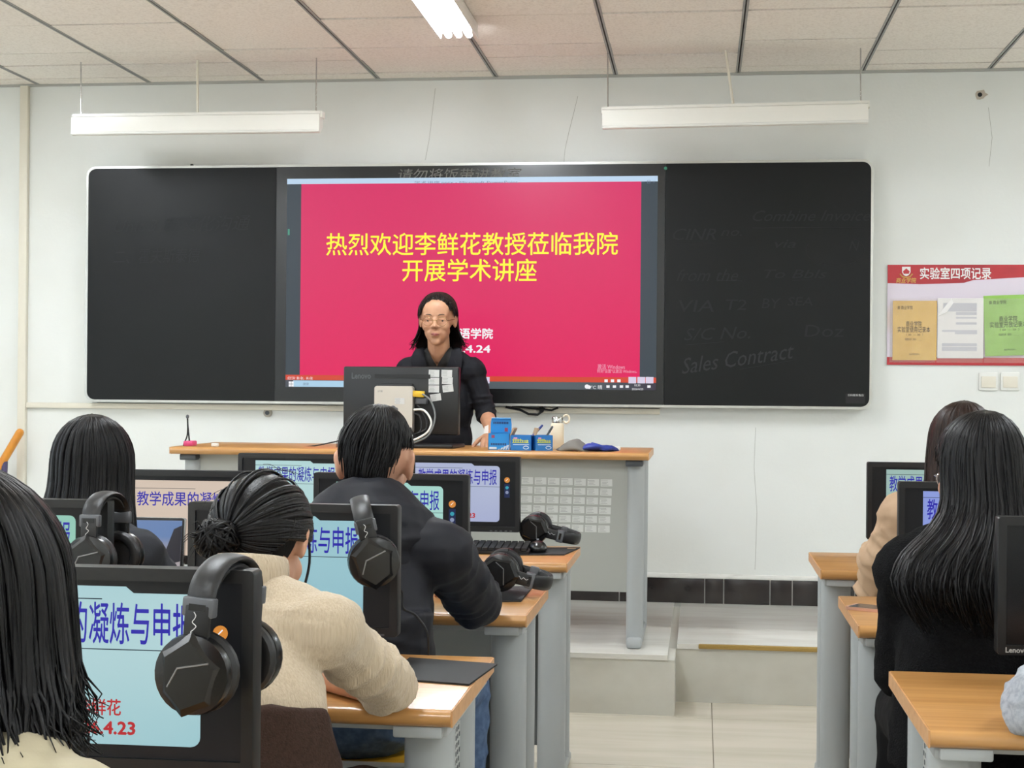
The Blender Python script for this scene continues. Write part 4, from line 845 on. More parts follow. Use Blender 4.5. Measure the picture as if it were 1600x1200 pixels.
def hand(g, wrist, direc, palm_n, side, curl=.5, sc=1.):
    """palm and five separate fingers; palm_n points out of the palm; side +1: thumb on the +cross side"""
    w_ = np.array(wrist, float); d = unit(direc); n = unit(np.array(palm_n) - d * (np.array(palm_n) @ d)); s = np.cross(d, n) * side
    R = np.stack([s, d, n], 1)
    g.ell(w_ + d * .05 * sc, (.04 * sc, .052 * sc, .016 * sc), R); g.caps(w_ - d * .03, w_ + d * .02, .024 * sc, .026 * sc)
    for i, (off, ln) in enumerate(((.030, .072), (.0105, .082), (-.0095, .076), (-.0285, .058))):
        p = w_ + d * (.088 - abs(off) * .12) * sc + s * off * sc * 1.08; a = .12 + curl * .35; L_ = ln * sc
        for k, fr_ in enumerate((.45, .32, .23)):
            v = d * math.cos(a) + n * math.sin(a) + s * off * 1.6; q = p + unit(v) * L_ * fr_
            g.caps(p, q, (.0088 - k * .0008) * sc, (.0082 - k * .0008) * sc, 10, 3); p = q; a += curl * .75
    p = w_ + d * .022 * sc + s * .030 * sc
    for k, (ln, an) in enumerate(((.045, .75), (.034, .5), (.026, .3))):
        v = d * math.cos(an) + s * math.sin(an) + n * (.25 + .2 * curl * k); q = p + unit(v) * ln * sc; g.caps(p, q, (.0125 - k * .0018) * sc, (.011 - k * .0018) * sc, 10, 3); p = q
def headprims(g, c, yaw=0., pitch=0., s=1., ears=1.):
    """face looks along local +y"""
    R = rotm(0, 0, yaw) @ rotm(-pitch, 0, 0); T = lambda p: np.array(c) + R @ (np.array(p, float) * s)
    E = lambda p, r, rx=0., rz=0.: g.ell(T(p), np.array(r) * s, R @ rotm(rx, 0, rz))
    E((0, -.012, .028), (.076, .094, .086)); E((0, .030, -.03), (.058, .058, .078)); E((0, .048, -.068), (.037, .038, .038)); E((0, .07, -.092), (.021, .018, .017))
    for q in (-1, 1):
        E((q * .036, .060, -.022), (.027, .026, .028)); E((q * .027, .052, -.050), (.024, .030, .034)); E((q * .041, .015, -.045), (.017, .036, .03))
        if ears: E((q * (.074 + .004 * ears), -.012, -.002), (.008 * ears, .018 * ears, .030 * ears), 0, q * .35); E((q * (.076 + .006 * ears), -.017, .010), (.006 * ears, .015 * ears, .018 * ears), 0, q * .45)
        g.caps(T((q * .014, .085, .027)), T((q * .046, .074, .026)), .0085 * s, .008 * s, 10, 3)        # brow
        E((q * .0115, .096, -.026), (.0085, .010, .008))
        g.caps(T((q * .018, .083, .0104)), T((q * .046, .0755, .0086)), .0066 * s, .006 * s, 8, 3)       # upper lid
        g.caps(T((q * .018, .0825, -.0058)), T((q * .045, .0755, -.0048)), .0056 * s, .0053 * s, 8, 3)       # lower lid
    g.caps(T((0, .084, .02)), T((0, .104, -.018)), .0075 * s, .0095 * s, 10, 3); E((0, .106, -.021), (.0105, .010, .009))
    E((0, .086, -.05), (.022, .012, .012)); E((0, .088, -.064), (.019, .010, .008)); E((0, .05, .04), (.062, .042, .06))
    return T, R
def up_(J): return unit((J['shL'] + J['shR']) / 2 - J['pel'])
def figure_body(J, skin, hands=(), voxel=.006, s=1.):
    """one continuous body from a dict of joints (world coordinates)"""
    g = G(); J = {k: (np.array(v, float) if not np.isscalar(v) else v) for k, v in J.items()}
    T, R = headprims(g, J['head'], J.get('yaw', 0.), J.get('pitch', 0.), s, J.get('ears', 1.))
    g.caps(T((0, -.018, -.05)), J['neck'], .05 * s, .052 * s)
    rt = unit(J['shR'] - J['shL']); n_ = J['neck']; ch = (J['shL'] + J['shR']) / 2 * .55 + J['pel'] * .45 * 1.0; ch = (J['shL'] + J['shR']) * .5 * .62 + J['pel'] * .38
    wa = (J['shL'] + J['shR']) * .5 * .28 + J['pel'] * .72
    up = unit((J['shL'] + J['shR']) / 2 - J['pel']); fw = np.cross(up, rt); Rt = np.stack([rt, fw, up], 1)
    g.ell(ch, (.135 * s, .095 * s, .17 * s), Rt); g.ell(wa, (.12 * s, .088 * s, .15 * s), Rt); g.ell(J['pel'], (.155 * s, .11 * s, .11 * s), Rt)
    g.caps(J['shL'], J['shR'], .052 * s, .052 * s); g.caps(n_ - up_(J) * .02, (J['shL'] * .62 + n_ * .38), .042 * s, .04 * s); g.caps(n_ - up_(J) * .02, (J['shR'] * .62 + n_ * .38), .042 * s, .04 * s)
    for q in 'LR':
        g.caps(J['sh' + q], J['el' + q], .046 * s, .037 * s); g.caps(J['el' + q], J['wr' + q], .038 * s, .025 * s)
        if 'kn' + q in J:
            hp = J['pel'] + rt * (.085 * s if q == 'R' else -.085 * s)
            g.caps(hp, J['kn' + q], .082 * s, .055 * s); g.caps(J['kn' + q], J['an' + q], .054 * s, .034 * s)
            fd = unit(np.array([fw[0], fw[1], 0])); g.caps(J['an' + q] + (0, 0, -.035), J['an' + q] + fd * .14 + (0, 0, -.05), .036 * s, .03 * s)
    for q, dr, pn, sd, cu_ in hands: hand(g, J['wr' + q], dr, pn, sd, cu_, s)
    return g, T, R, J, Rt
def cloth_torso(g, J, Rt, pad, s, low=0., hips=True, wide=1.):
    up = Rt[:, 2]; sm = (J['shL'] + J['shR']) * .5
    ch = sm * .62 + J['pel'] * .38; wa = sm * .28 + J['pel'] * .72
    g.ell(ch, (.135 * s * wide + pad, .095 * s + pad, .17 * s + pad), Rt); g.ell(wa, (.12 * s * wide + pad * 1.2, .088 * s + pad * 1.2, .15 * s), Rt)
    if hips: g.ell(J['pel'] + up * low, (.155 * s + pad, .115 * s + pad, .12 * s), Rt)
    g.caps(J['shL'], J['shR'], .052 * s + pad, .052 * s + pad)
    for q in 'LR': g.caps(J['neck'] - up * .015, J['sh' + q] * .62 + J['neck'] * .38, .045 * s + pad, .045 * s + pad)
def cloth_arm(g, J, q, pad, s, cuff=1.):
    a, b, c = J['sh' + q], J['el' + q], J['wr' + q]; e = b + (c - b) * cuff
    g.caps(a, b, .046 * s + pad, .037 * s + pad); g.caps(b, e, .038 * s + pad, (.038 - .013 * cuff) * s + pad)
def cloth_legs(g, J, pad, s, to=1.):
    rt = unit(J['shR'] - J['shL'])
    for q in 'LR':
        hp = J['pel'] + rt * (.085 * s if q == 'R' else -.085 * s)
        g.caps(hp, J['kn' + q], .082 * s + pad, .056 * s + pad); g.caps(J['kn' + q], J['kn' + q] + (J['an' + q] - J['kn' + q]) * to, .056 * s + pad, .04 * s + pad)
    g.ell(J['pel'], (.155 * s + pad, .115 * s + pad, .11 * s + pad))
def put(name, VNF, m, parent, off, label=None, smooth=180.):
    g = G(); g.v = [tuple(p) for p in VNF[0]]; g.f = list(VNF[2] if len(VNF) == 3 else VNF[1]); return obj(name, g, m, parent, off, smooth=0 if smooth is None else smooth, label=label)
def cutaway(V, Fc, planes, test):
    """clean cut: split the mesh along the planes, then drop the faces whose centre passes test"""
    me = bpy.data.meshes.new('c'); me.from_pydata([tuple(p) for p in V], [], [tuple(f) for f in Fc]); bm = bmesh.new(); bm.from_mesh(me); bpy.data.meshes.remove(me)
    for co, no in planes: bmesh.ops.bisect_plane(bm, geom=bm.verts[:] + bm.edges[:] + bm.faces[:], dist=1e-5, plane_co=Vector(co), plane_no=Vector(no))
    bm.verts.index_update(); V2 = np.array([v.co[:] for v in bm.verts]); F2 = [tuple(v.index for v in f.verts) for f in bm.faces if not test(np.array(f.calc_center_median()[:]))]; bm.free()
    used = sorted({i for f in F2 for i in f}); m_ = {k: i for i, k in enumerate(used)}
    return V2[used], [tuple(m_[i] for i in f) for f in F2]
def fold_rings(g, a, b, r0, r1, ts, tube=.008, seed=1, tilt=.4, arc=(2.6, 4.4)):
    """cloth folds: arcs wrapped round a limb, to be remeshed with it"""
    rn = random.Random(seed); a = np.array(a, float); b = np.array(b, float); d = unit(b - a); u = unit(np.cross(d, (.3, .2, 1))); v = np.cross(d, u)
    for t in ts:
        r = r0 + (r1 - r0) * t; c = a + (b - a) * t; a0 = rn.uniform(0, 6.28); L_ = rn.uniform(*arc); tl = rn.uniform(-tilt, tilt); n = 14
        P = [c + (u * math.cos(a0 + L_ * k / n) + v * math.sin(a0 + L_ * k / n)) * r * 1.0 + d * tl * r * math.sin(L_ * k / n - .5) for k in range(n + 1)]
        g.tube(P, [tube * (.35 + .65 * math.sin(math.pi * k / n)) * rn.uniform(.8, 1.1) for k in range(n + 1)], 8)
def sleeve_folds(g, J, q, pad, s, tube=.008, seed=1, ts=(.3, .48, .62, .74, .84, .92, 1.0), fs=(.06, .14, .24)):
    fold_rings(g, J['sh' + q], J['el' + q], .046 * s + pad, .037 * s + pad, ts, tube, seed); fold_rings(g, J['el' + q], J['wr' + q], .038 * s + pad, .028 * s + pad, fs, tube, seed + 3)
def drop(V, Fc, test):
    """remove faces whose centre passes test"""
    V = np.array(V); return [f for f in Fc if not test(V[list(f)].mean(0))]

# hair: locks that follow a stack of ellipses round the head
def hair(parent, off, m, c, yaw, rows, nl=170, lw=.011, seed=1, gap=62, hairline=.062, head=(.088, .106, .112), hc=(0, -.012, .03), jitter=.04, wave=.0, stray=50, shell=.95, curl=0., crown=(0, -.03), thick=.003, fall=None, short=0.):
    """rows: (z, cx, cy, rx, ry) relative to the head centre below the widest point; phi = 0 looks forward"""
    rn = random.Random(seed); Rz = rotm(0, 0, yaw); c = np.array(c); full = []
    for a in np.linspace(math.pi / 2 * .97, .12, 9):
        k = math.cos(a); b = math.sin(a); full.append((hc[2] + head[2] * b, hc[0] + crown[0] * (b ** 2), hc[1] + crown[1] * b ** 2, head[0] * k, head[1] * k))
    full += list(rows); A = np.array(full)
    zz_ = np.linspace(A[0, 0], A[-1, 0], 70); B = np.stack([zz_] + [np.interp(-zz_, -A[:, 0], A[:, i]) for i in range(1, 5)], 1)
    for _ in range(6): B[12:-1, 1:] = (B[11:-2, 1:] + 2 * B[12:-1, 1:] + B[13:, 1:]) / 4
    A = np.concatenate([A[:5], B[B[:, 0] < A[4, 0] - .002]]); cum = np.concatenate([[0], np.cumsum(np.abs(np.diff(A[:, 0])) + np.abs(np.diff(A[:, 3])))]); cum /= cum[-1]
    def at(t): return [np.interp(t, cum, A[:, i]) for i in range(5)]
    def pos(phi, t, k=1.):
        z, cx, cy, rx, ry = at(t); p = np.array((cx + math.sin(phi) * rx * k, cy + math.cos(phi) * ry * k, z)); return c + Rz @ p
    zmin = A[-1, 0]
    def tend(phi):
        ph = abs((phi + math.pi) % (2 * math.pi) - math.pi)
        tt = np.linspace(0, 1, 80); zz = np.interp(tt, cum, A[:, 0]); e = fall(math.degrees(phi)) if fall else zmin
        lim = hairline + .016 - .05 * (ph / math.radians(gap)) ** 2 if ph < math.radians(gap) else e
        w_ = np.where(zz >= lim)[0]; return tt[w_[-1]] if len(w_) else .1
    def ribbon(g, Q, wl, th, n=6):
        k = len(Q); V = []
        for i in range(k):
            T_ = unit(Q[min(i + 1, k - 1)] - Q[max(i - 1, 0)]); ax = c + Rz @ np.array((0, hc[1], 0)); o_ = Q[i] - ax; o_[2] *= .6; o_ = unit(o_ - T_ * (o_ @ T_)); s_ = np.cross(T_, o_)
            u = i / (k - 1); f_ = (.35 + .65 * min(1, u * 4)) * (1 - max(0, u - .72) / .28 * .82)
            for j in range(n): a = 2 * math.pi * j / n; V.append(Q[i] + s_ * wl * f_ * math.cos(a) + o_ * th * f_ * math.sin(a))
        g.add(V, [(i * n + j, i * n + (j + 1) % n, (i + 1) * n + (j + 1) % n, (i + 1) * n + j) for i in range(k - 1) for j in range(n)] + [tuple(range(n)), tuple((k - 1) * n + j for j in range(n - 1, -1, -1))])
    g = G()
    # scalp shell, closed off at the face
    n = 44; ts = np.linspace(.01, .97, 26); V = []; Fc = []
    for t in ts:
        for j in range(n): V.append(pos(2 * math.pi * j / n, t, shell))
    for i in range(len(ts) - 1):
        for j in range(n):
            if ts[i + 1] <= min(tend(2 * math.pi * j / n), tend(2 * math.pi * (j + 1) / n)) + .001: Fc.append((i * n + j, i * n + (j + 1) % n, (i + 1) * n + (j + 1) % n, (i + 1) * n + j))
    top = len(V); V.append(c + Rz @ np.array((A[0, 1], A[0, 2], A[0, 0] + .002))); Fc += [(top, j, (j + 1) % n) for j in range(n)]
    g.add(V, Fc)
    for i in range(nl):
        phi = 2 * math.pi * (i + rn.random() * .8) / nl; te = tend(phi); te = min(1, te * (1 + rn.uniform(-jitter, jitter * .6))) if te > .5 else te
        dr = rn.uniform(-.10, .10); k = 1 + rn.uniform(-.03, .035); ph0 = rn.uniform(0, 6.28); m_ = 18; Q = []
        t0 = .01 if rn.random() < .8 else rn.uniform(.05, .25)
        if short: t0 = rn.uniform(.0, .8) * te; te = min(te, t0 + short * rn.uniform(.7, 1.2)); dr = rn.uniform(.02, .3)
        for u in np.linspace(0, 1, m_):
            t = t0 + (te - t0) * u; w_ = wave * math.sin(u * 9 + ph0) * u; p = pos(phi + dr * u + w_, t, k + .02 * math.sin(u * 5 + ph0) * (wave > 0) + (.018 * u * u if short else 0))
            if curl and u > .75 and np.interp(te, cum, A[:, 0]) < -.05: p = p + Rz @ np.array((math.sin(phi), math.cos(phi), .35)) * curl * ((u - .75) / .25) ** 2 * rn.uniform(.3, 1.0)
            Q.append(p)
        ribbon(g, Q, lw * rn.uniform(.6, 1.15), thick * rn.uniform(.6, 1.2))
    for i in range(stray):
        phi = math.radians(gap * 1.15) + rn.random() * (2 * math.pi - 2 * math.radians(gap * 1.15)); te = tend(phi); k = rn.uniform(1.0, 1.07); dr = rn.uniform(-.12, .12); t0 = rn.uniform(.0, .5)
        Q = [pos(phi + dr * u * u, t0 + (te - t0) * u, k if u > .2 else 1 + (k - 1) * u * 5) for u in np.linspace(0, 1, 10)]
        g.tube(Q, .0007, 3)
    return obj('hair', g, m, parent, off, smooth=180)
def stool(x, y, label, z=.475):
    t = thing('stool', label, 'stool', (x, y, 0), 0, 'yellow topped stools of the pupils')
    obj('seat', G().box((0, 0, z - .012), (.32, .25, .022), None, .008), m_yellow, t)
    obj('seat_frame', G().b2((-.15, -.115, z - .05), (.15, .115, z - .024), .004), m_steel, t)
    for sx in (-1, 1):
        for sy in (-1, 1): obj('leg', G().tube([(sx * .135, sy * .1, z - .03), (sx * .15, sy * .115, 0.0)], .0125, 10), m_steel, t)
        obj('stretcher', G().tube([(sx * .145, -.11, .14), (sx * .145, .11, .14)], .009, 8), m_steel, t)
    return t
def legs_for(pel, yaw=0., spread=.1, reach=.40):
    R = rotm(0, 0, yaw); d = {}
    for q, s in (('L', -1), ('R', 1)):
        k = np.array(pel) + R @ np.array((s * spread, reach, -.03)); d['kn' + q] = k; d['an' + q] = np.array((k[0], k[1] - .02, .09))
    return d
def shoes(J, parent, off, m, Rt):
    fd = unit(np.array([Rt[0, 1], Rt[1, 1], 0]))
    for q in 'LR':
        a = J['an' + q]; g = G().caps(a + (0, 0, -.04), a + fd * .15 + (0, 0, -.055), .043, .034).caps(a, a + (0, 0, -.03), .042, .044); V, N, Fc = blob(g, .007, 3); V[:, 2] = np.maximum(V[:, 2], .002 if a[2] < .2 else DZ + .002)
        put('shoe', (V, Fc), m, parent, off)
m_trs = mat('charcoal_trousers', (30, 30, 34), .9, spec=.2); m_shoe = mat('black_shoe', (24, 24, 26), .4)
m_jeans = mat('blue_denim', (62, 84, 116), .85, noise=((60, 60, 60), (86, 108, 138), 4, .4, .75), bump=((700, 700, 700), .2, .001))
def person(label, base): return thing('person', label, 'person', base)

def clothe(nm, g, m, t, off, amp=.004, sc=9., seed=1., folds=(), voxel=.007, smooth=4, label=None, cut=None, planes=()):
    V, N, Fc = blob(g, voxel, smooth); V = wrinkle(V, N, amp, sc, seed, folds)
    if cut: V, Fc = cutaway(V, Fc, planes, cut)
    put(nm, (V, Fc), m, t, off, label); return V
def arm_folds(J, q, am=.007, fq=30): return [(J['el' + q], .085, J['el' + q] - J['sh' + q], fq, am), (J['sh' + q] * .5 + J['el' + q] * .5, .07, J['el' + q] - J['sh' + q], fq * .6, am * .5)]
def face_parts(t, off, T, R, s=1., skin=None, brows=(84, 64, 52), open_=1.):
    for q in (-1, 1):
        e = obj('eye', G().ell(T((q * .0315, .0712, .0026)), (.0122 * s,) * 3), m_eye, t, off)
        obj('iris', G().ell(T((q * .0315, .0816, .0022)), np.array((.0064, .0024, .0055)) * s, R), m_iris, e, off)
        obj('eyebrow', G().tube([T((q * .014, .0925, .0265)), T((q * .022, .092, .0295)), T((q * .034, .0875, .031)), T((q * .050, .0755, .0265))], [.0016, .0022, .0018, .0008], 8, [.0012] * 4), mat('brow_%d' % brows[0], brows, .8), t, off)
    obj('lips', G().tube([T((-.019, .0905, -.058)), T((-.008, .0995, -.0555)), T((0, .0995, -.0565)), T((.008, .0995, -.0555)), T((.019, .0905, -.058))], [.0015, .0036, .0032, .0036, .0015], 8)
        .tube([T((-.017, .091, -.0605)), T((0, .0995, -.0625)), T((.017, .091, -.0605))], [.0015, .0048, .0015], 8), m_lip, t, off)
m_spec = mat('gold_wire', (190, 160, 110), .25, .9); m_lens = mat('spectacle_lens', (20, 22, 24), .03, alpha=.05)
def spectacles(t, off, T, R, s=1., m=None):
    gf = G(); gl = G()
    for q in (-1, 1):
        P = [T((q * .032 + .0225 * math.cos(a), .0985 - .010 * max(0, q * math.cos(a)) , -.001 + .0185 * math.sin(a) * (1 if math.sin(a) > 0 else 1.1))) for a in np.linspace(0, 2 * math.pi, 25)]
        gf.tube(P, .0009 * s, 6); gl.add(P[:-1], [tuple(range(24))])
        gf.tube([T((q * .0545, .0885, .004)), T((q * .072, .06, .006)), T((q * .08, -.005, .008))], .001 * s, 6)
    gf.tube([T((-.0095, .0985, .003)), T((0, .1015, .0055)), T((.0095, .0985, .003))], .0011 * s, 6)
    fr = obj('glasses', gf, m or m_spec, t, off); obj('lenses', gl, m_lens, fr, off, smooth=0)

# ---- the lecturer, standing behind the desk
J = dict(head=(-1.187, 6.87, 1.592), yaw=math.pi + .04, pitch=.06, neck=(-1.187, 6.915, 1.452), shR=(-1.328, 6.94, 1.368), shL=(-1.036, 6.94, 1.366), pel=(-1.175, 6.99, .95),
         elR=(-1.405, 6.95, 1.165), wrR=(-1.36, 6.79, 1.085), elL=(-.968, 6.93, 1.17), wrL=(-.915, 6.74, 1.085), knR=(-1.26, 6.96, .61), anR=(-1.27, 7.0, .33), knL=(-1.09, 6.96, .61), anL=(-1.08, 7.0, .33))
base = (-1.18, 6.98, DZ); t = person('woman in a dark blazer and glasses standing behind the lecturer desk', base); OP = base
g, T, R, J, Rt = figure_body(J, m_skin2, [('L', (.02, -.95, -.22), (.1, -.2, -1), -1, .55), ('R', (.1, -1, -.25), (0, -.25, -1), 1, .5)])
V, N, Fc = blob(g, .0042, 3); put('body', (V, Fc), m_skin2, t, OP); face_parts(t, OP, T, R); spectacles(t, OP, T, R)
c0 = np.array((-1.187, 0, 0))
gs = G(); cloth_torso(gs, J, Rt, .006, 1., hips=False); gs.caps(J['neck'] - (0, 0, .03), J['neck'] + (0, -.0, .02), .062, .058)
clothe('inner_top', gs, mat('black_top', (24, 23, 24), .8), t, OP, .0008, voxel=.005, planes=[((-1.187 + .008, 6.9, 1.40), (1, 0, -.62)), ((-1.187 - .008, 6.9, 1.40), (-1, 0, -.62)), ((0, 0, 1.492), (0, 0, 1)), ((0, 6.93, 0), (0, 1, 0))],
       cut=lambda p: p[1] < 6.93 and p[2] > 1.387 and abs(p[0] + 1.187) < .008 + (p[2] - 1.40) * .62 or p[2] > 1.492)
gs = G(); cloth_torso(gs, J, Rt, .014, 1., hips=True, wide=1.02)
for q in 'LR': cloth_arm(gs, J, q, .008, 1., .10); sleeve_folds(gs, J, q, .008, 1., .008, 3, (.45, .62, .75, .86, .95), (.02,))
m_blz = mat('navy_black_blazer', (17, 18, 25), .8, spec=.3, bump=((600, 600, 600), .12, .001))
V = clothe('blazer', gs, m_blz, t, OP, .003, 8, 2, arm_folds(J, 'L', .006, 28) + arm_folds(J, 'R', .006, 28), .006, planes=[((-1.187, 6.9, 1.2), (1, 0, -.30)), ((-1.187, 6.9, 1.2), (-1, 0, -.30)), ((0, 0, 1.476), (0, 0, 1)), ((0, 6.93, 0), (0, 1, 0))],
       cut=lambda p: p[1] < 6.93 and p[2] > 1.2 and abs(p[0] + 1.187) < (p[2] - 1.2) * .30 or (p[2] > 1.476 and abs(p[0] + 1.187) < .085))
def front_y(x, z, rad=.016):
    k = (np.abs(V[:, 0] - x) < rad) & (np.abs(V[:, 2] - z) < rad); return V[k, 1].min() if k.any() else 6.84
for q in (-1, 1):
    path = [(q * .082, 1.462, .02), (q * .088, 1.43, .03), (q * .082, 1.395, .034), (q * .07, 1.35, .034), (q * .05, 1.29, .026), (q * .02, 1.22, .01)]
    obj('lapel', G().tube(spline([(-1.187 + x, (front_y(-1.187 + x, z) - .004) if z < 1.45 else 6.885, z) for x, z, w_ in path], 5), list(np.interp(np.linspace(0, 1, 26), np.linspace(0, 1, 6), [.004] * 6)), 10,
        list(np.interp(np.linspace(0, 1, 26), np.linspace(0, 1, 6), [w_ for *_, w_ in path])), up=(0, -1, 0)), m_blz, t, OP)
    obj('collar', G().tube(spline([(-1.187 + q * .0, 6.985, 1.468), (-1.187 + q * .055, 6.965, 1.47), (-1.187 + q * .078, 6.92, 1.462), (-1.187 + q * .092, 6.875, 1.435), (-1.187 + q * .105, front_y(-1.187 + q * .1, 1.40) - .004, 1.405)], 5), .004, 10, .022, up=(0, -.3, 1)), m_blz, t, OP)
gs = G(); cloth_legs(gs, J, .014, 1.); clothe('trousers', gs, m_trs, t, OP, .004)
shoes(J, t, OP, m_shoe, Rt)
hair(t, OP, m_hdk, J['head'], J['yaw'], [(-.01, 0, -.016, .089, .100), (-.045, 0, -.03, .092, .086), (-.08, .0, -.03, .104, .078), (-.11, .0, -.03, .112, .074), (-.138, 0, -.026, .114, .072)],
     360, .006, 5, gap=64, hairline=.070, fall=lambda d: (lambda a: .020 if a < 100 else -.14)(abs((d + 180) % 360 - 180)), wave=.16, curl=.03, jitter=.14, stray=90, crown=(.0, -.02), head=(.087, .104, .1035))

# ---- near left woman with bobbed hair
def seated(label, head, neck, shL, shR, pel, elL, wrL, elR, wrR, pitch=.1, yaw=0., s=.97, spread=.1, hands=None, skin=None, voxel=.006, reach=.4, ears=1.):
    J = dict(head=head, neck=neck, shL=shL, shR=shR, pel=pel, elL=elL, wrL=wrL, elR=elR, wrR=wrR, pitch=pitch, yaw=yaw, ears=ears); J.update(legs_for(pel, 0, spread, reach))
    off = (pel[0], pel[1], 0.); t = person(label, off); dn = (0, 0, -1)
    hands = hands or [('L', np.array(wrL, float) - elL + (0, 0, -.02), dn, -1, .35), ('R', np.array(wrR, float) - elR + (0, 0, -.02), dn, 1, .35)]
    g, T, R, J, Rt = figure_body(J, skin or m_skin, hands, s=s); V, N, Fc = blob(g, voxel, 3); put('body', (V, Fc), skin or m_skin, t, off)
    face_parts(t, off, T, R, s)
    return t, off, J, Rt, T, R
t, off, J, Rt, T, R = seated('woman with bobbed black hair and beige jacket at the near left corner', (-.665, 1.335, 1.07), (-.66, 1.27, .96), (-.80, 1.24, .895), (-.53, 1.24, .895), (-.66, 1.08, .58), (-.88, 1.42, .79), (-.76, 1.62, .78), (-.485, 1.40, .79), (-.60, 1.62, .78), .12)
m_bge = mat('pale_beige_jacket', (178, 168, 142), .75, noise=((20, 20, 20), (166, 156, 131), 3, .4, .7), bump=((400, 400, 400), .15, .001))
gs = G(); cloth_torso(gs, J, Rt, .022, .97)
for q in 'LR': cloth_arm(gs, J, q, .022, .97, .95)
gs.caps(J['neck'] - (0, 0, .04), J['neck'] + (0, -.005, .015), .075, .066)
clothe('jacket', gs, m_bge, t, off, .005, 8, 3, arm_folds(J, 'L') + arm_folds(J, 'R'))
gs = G(); cloth_legs(gs, J, .012, .97); clothe('trousers', gs, m_trs, t, off, .003); shoes(J, t, off, m_shoe, Rt)
hair(t, off, m_hblk, J['head'], 0, [(-.015, 0, -.014, .096, .112), (-.055, 0.0, -.022, .104, .110), (-.095, .0, -.03, .104, .102), (-.135, .0, -.034, .094, .094)], 760, .0044, 8, gap=50, hairline=.05, wave=.03, curl=.04, jitter=.12, stray=160, thick=.0022, head=(.092, .11, .114))
stool(-.66, 1.08, 'yellow topped stool of the woman in the beige jacket')

# ---- woman in the beige sweater, leaning on her desk
t, off, J, Rt, T, R = seated('woman with a low bun in a beige ribbed sweater leaning on her desk', (-.722, 2.475, 1.022), (-.712, 2.375, .958), (-.862, 2.345, .905), (-.577, 2.345, .903), (-.668, 2.185, .59), (-.985, 2.60, .795), (-.80, 2.80, .775), (-.517, 2.560, .775), (-.72, 2.735, .766), .5,
    hands=[('L', (1, .25, -.05), (0, 0, -1), -1, .5), ('R', (-1, .35, -.02), (0, 0, -1), 1, .5)])
m_swt = mat('oatmeal_rib_knit', (197, 180, 155), .9, noise=((320, 320, 34), (182, 164, 139), 3, .36, .7), bump=((420, 420, 12), .6, .004), sheen=.2)
gs = G(); cloth_torso(gs, J, Rt, .012, .97, hips=False, wide=1.0)
for q in 'LR':
    cloth_arm(gs, J, q, .009, .97, .14); gs.ell(J['el' + q] + (0, 0, .002), (.043, .045, .043)); sleeve_folds(gs, J, q, .009, .97, .012, 6 if q == 'R' else 8, (.38, .52, .66, .80, .94), (.08,))
gs.tube(spline([J['shR'] + (-.02, -.058, -.03), J['shR'] + (-.045, -.075, -.10), J['shR'] + (-.05, -.07, -.18)]), .008, 8)
gs.caps(J['neck'] - (0, .01, .03), J['neck'] + (-.002, .008, -.012), .064, .057)
ax = J['elR'] - J['shR']
fo = [(J['elR'] + (.0, -.03, .035), .075, ax, 34, .010), (J['elL'], .09, J['elL'] - J['shL'], 34, .010), (J['shR'] + (-.03, -.03, -.07), .06, (1, 0, .8), 30, .004)]
clothe('sweater', gs, m_swt, t, off, .003, 7, 4, fo, .005, 4)
neck = J['neck']; Q = [(neck + (.0, .002, 0)) + np.array((.058 * math.cos(a), .060 * math.sin(a), .028 - .012 * math.sin(a))) for a in np.linspace(0, 2 * math.pi, 33)]
obj('turtleneck_collar', G().tube(Q, .026, 12, .0065, up=(0, 0, 1), cap=False), m_swt, t, off)
m_brn = mat('brown_wool', (60, 43, 36), .95, spec=.2, noise=((200, 200, 200), (46, 33, 27), 3, .35, .7), bump=((350, 350, 350), .5, .003))
gs = G(); pv = J['pel']
gs.tube([pv + (-.012, .075, .20), pv + (-.008, .05, .12), pv + (0, .02, .03), pv + (0, .01, -.06), pv + (0, .01, -.1)], [.10, .112, .135, .14, .13], 24, [.132, .15, .178, .19, .18], up=(0, 1, 0))
for q in 'LR': gs.caps(pv + ((.07 if q == 'R' else -.07), .08, -.02), J['kn' + q], .098, .075)
clothe('skirt', gs, m_brn, t, off, .004, 7, 6, voxel=.007, label='brown wool skirt')
Q = [pv + (-.012, .078, .205) + np.array((.132 * math.cos(a), .1 * math.sin(a), -.0)) for a in np.linspace(0, 2 * math.pi, 33)]
gs = G(); cloth_legs(gs, J, .003, .97); clothe('tights', gs, m_trs, t, off, .0005); shoes(J, t, off, m_shoe, Rt)
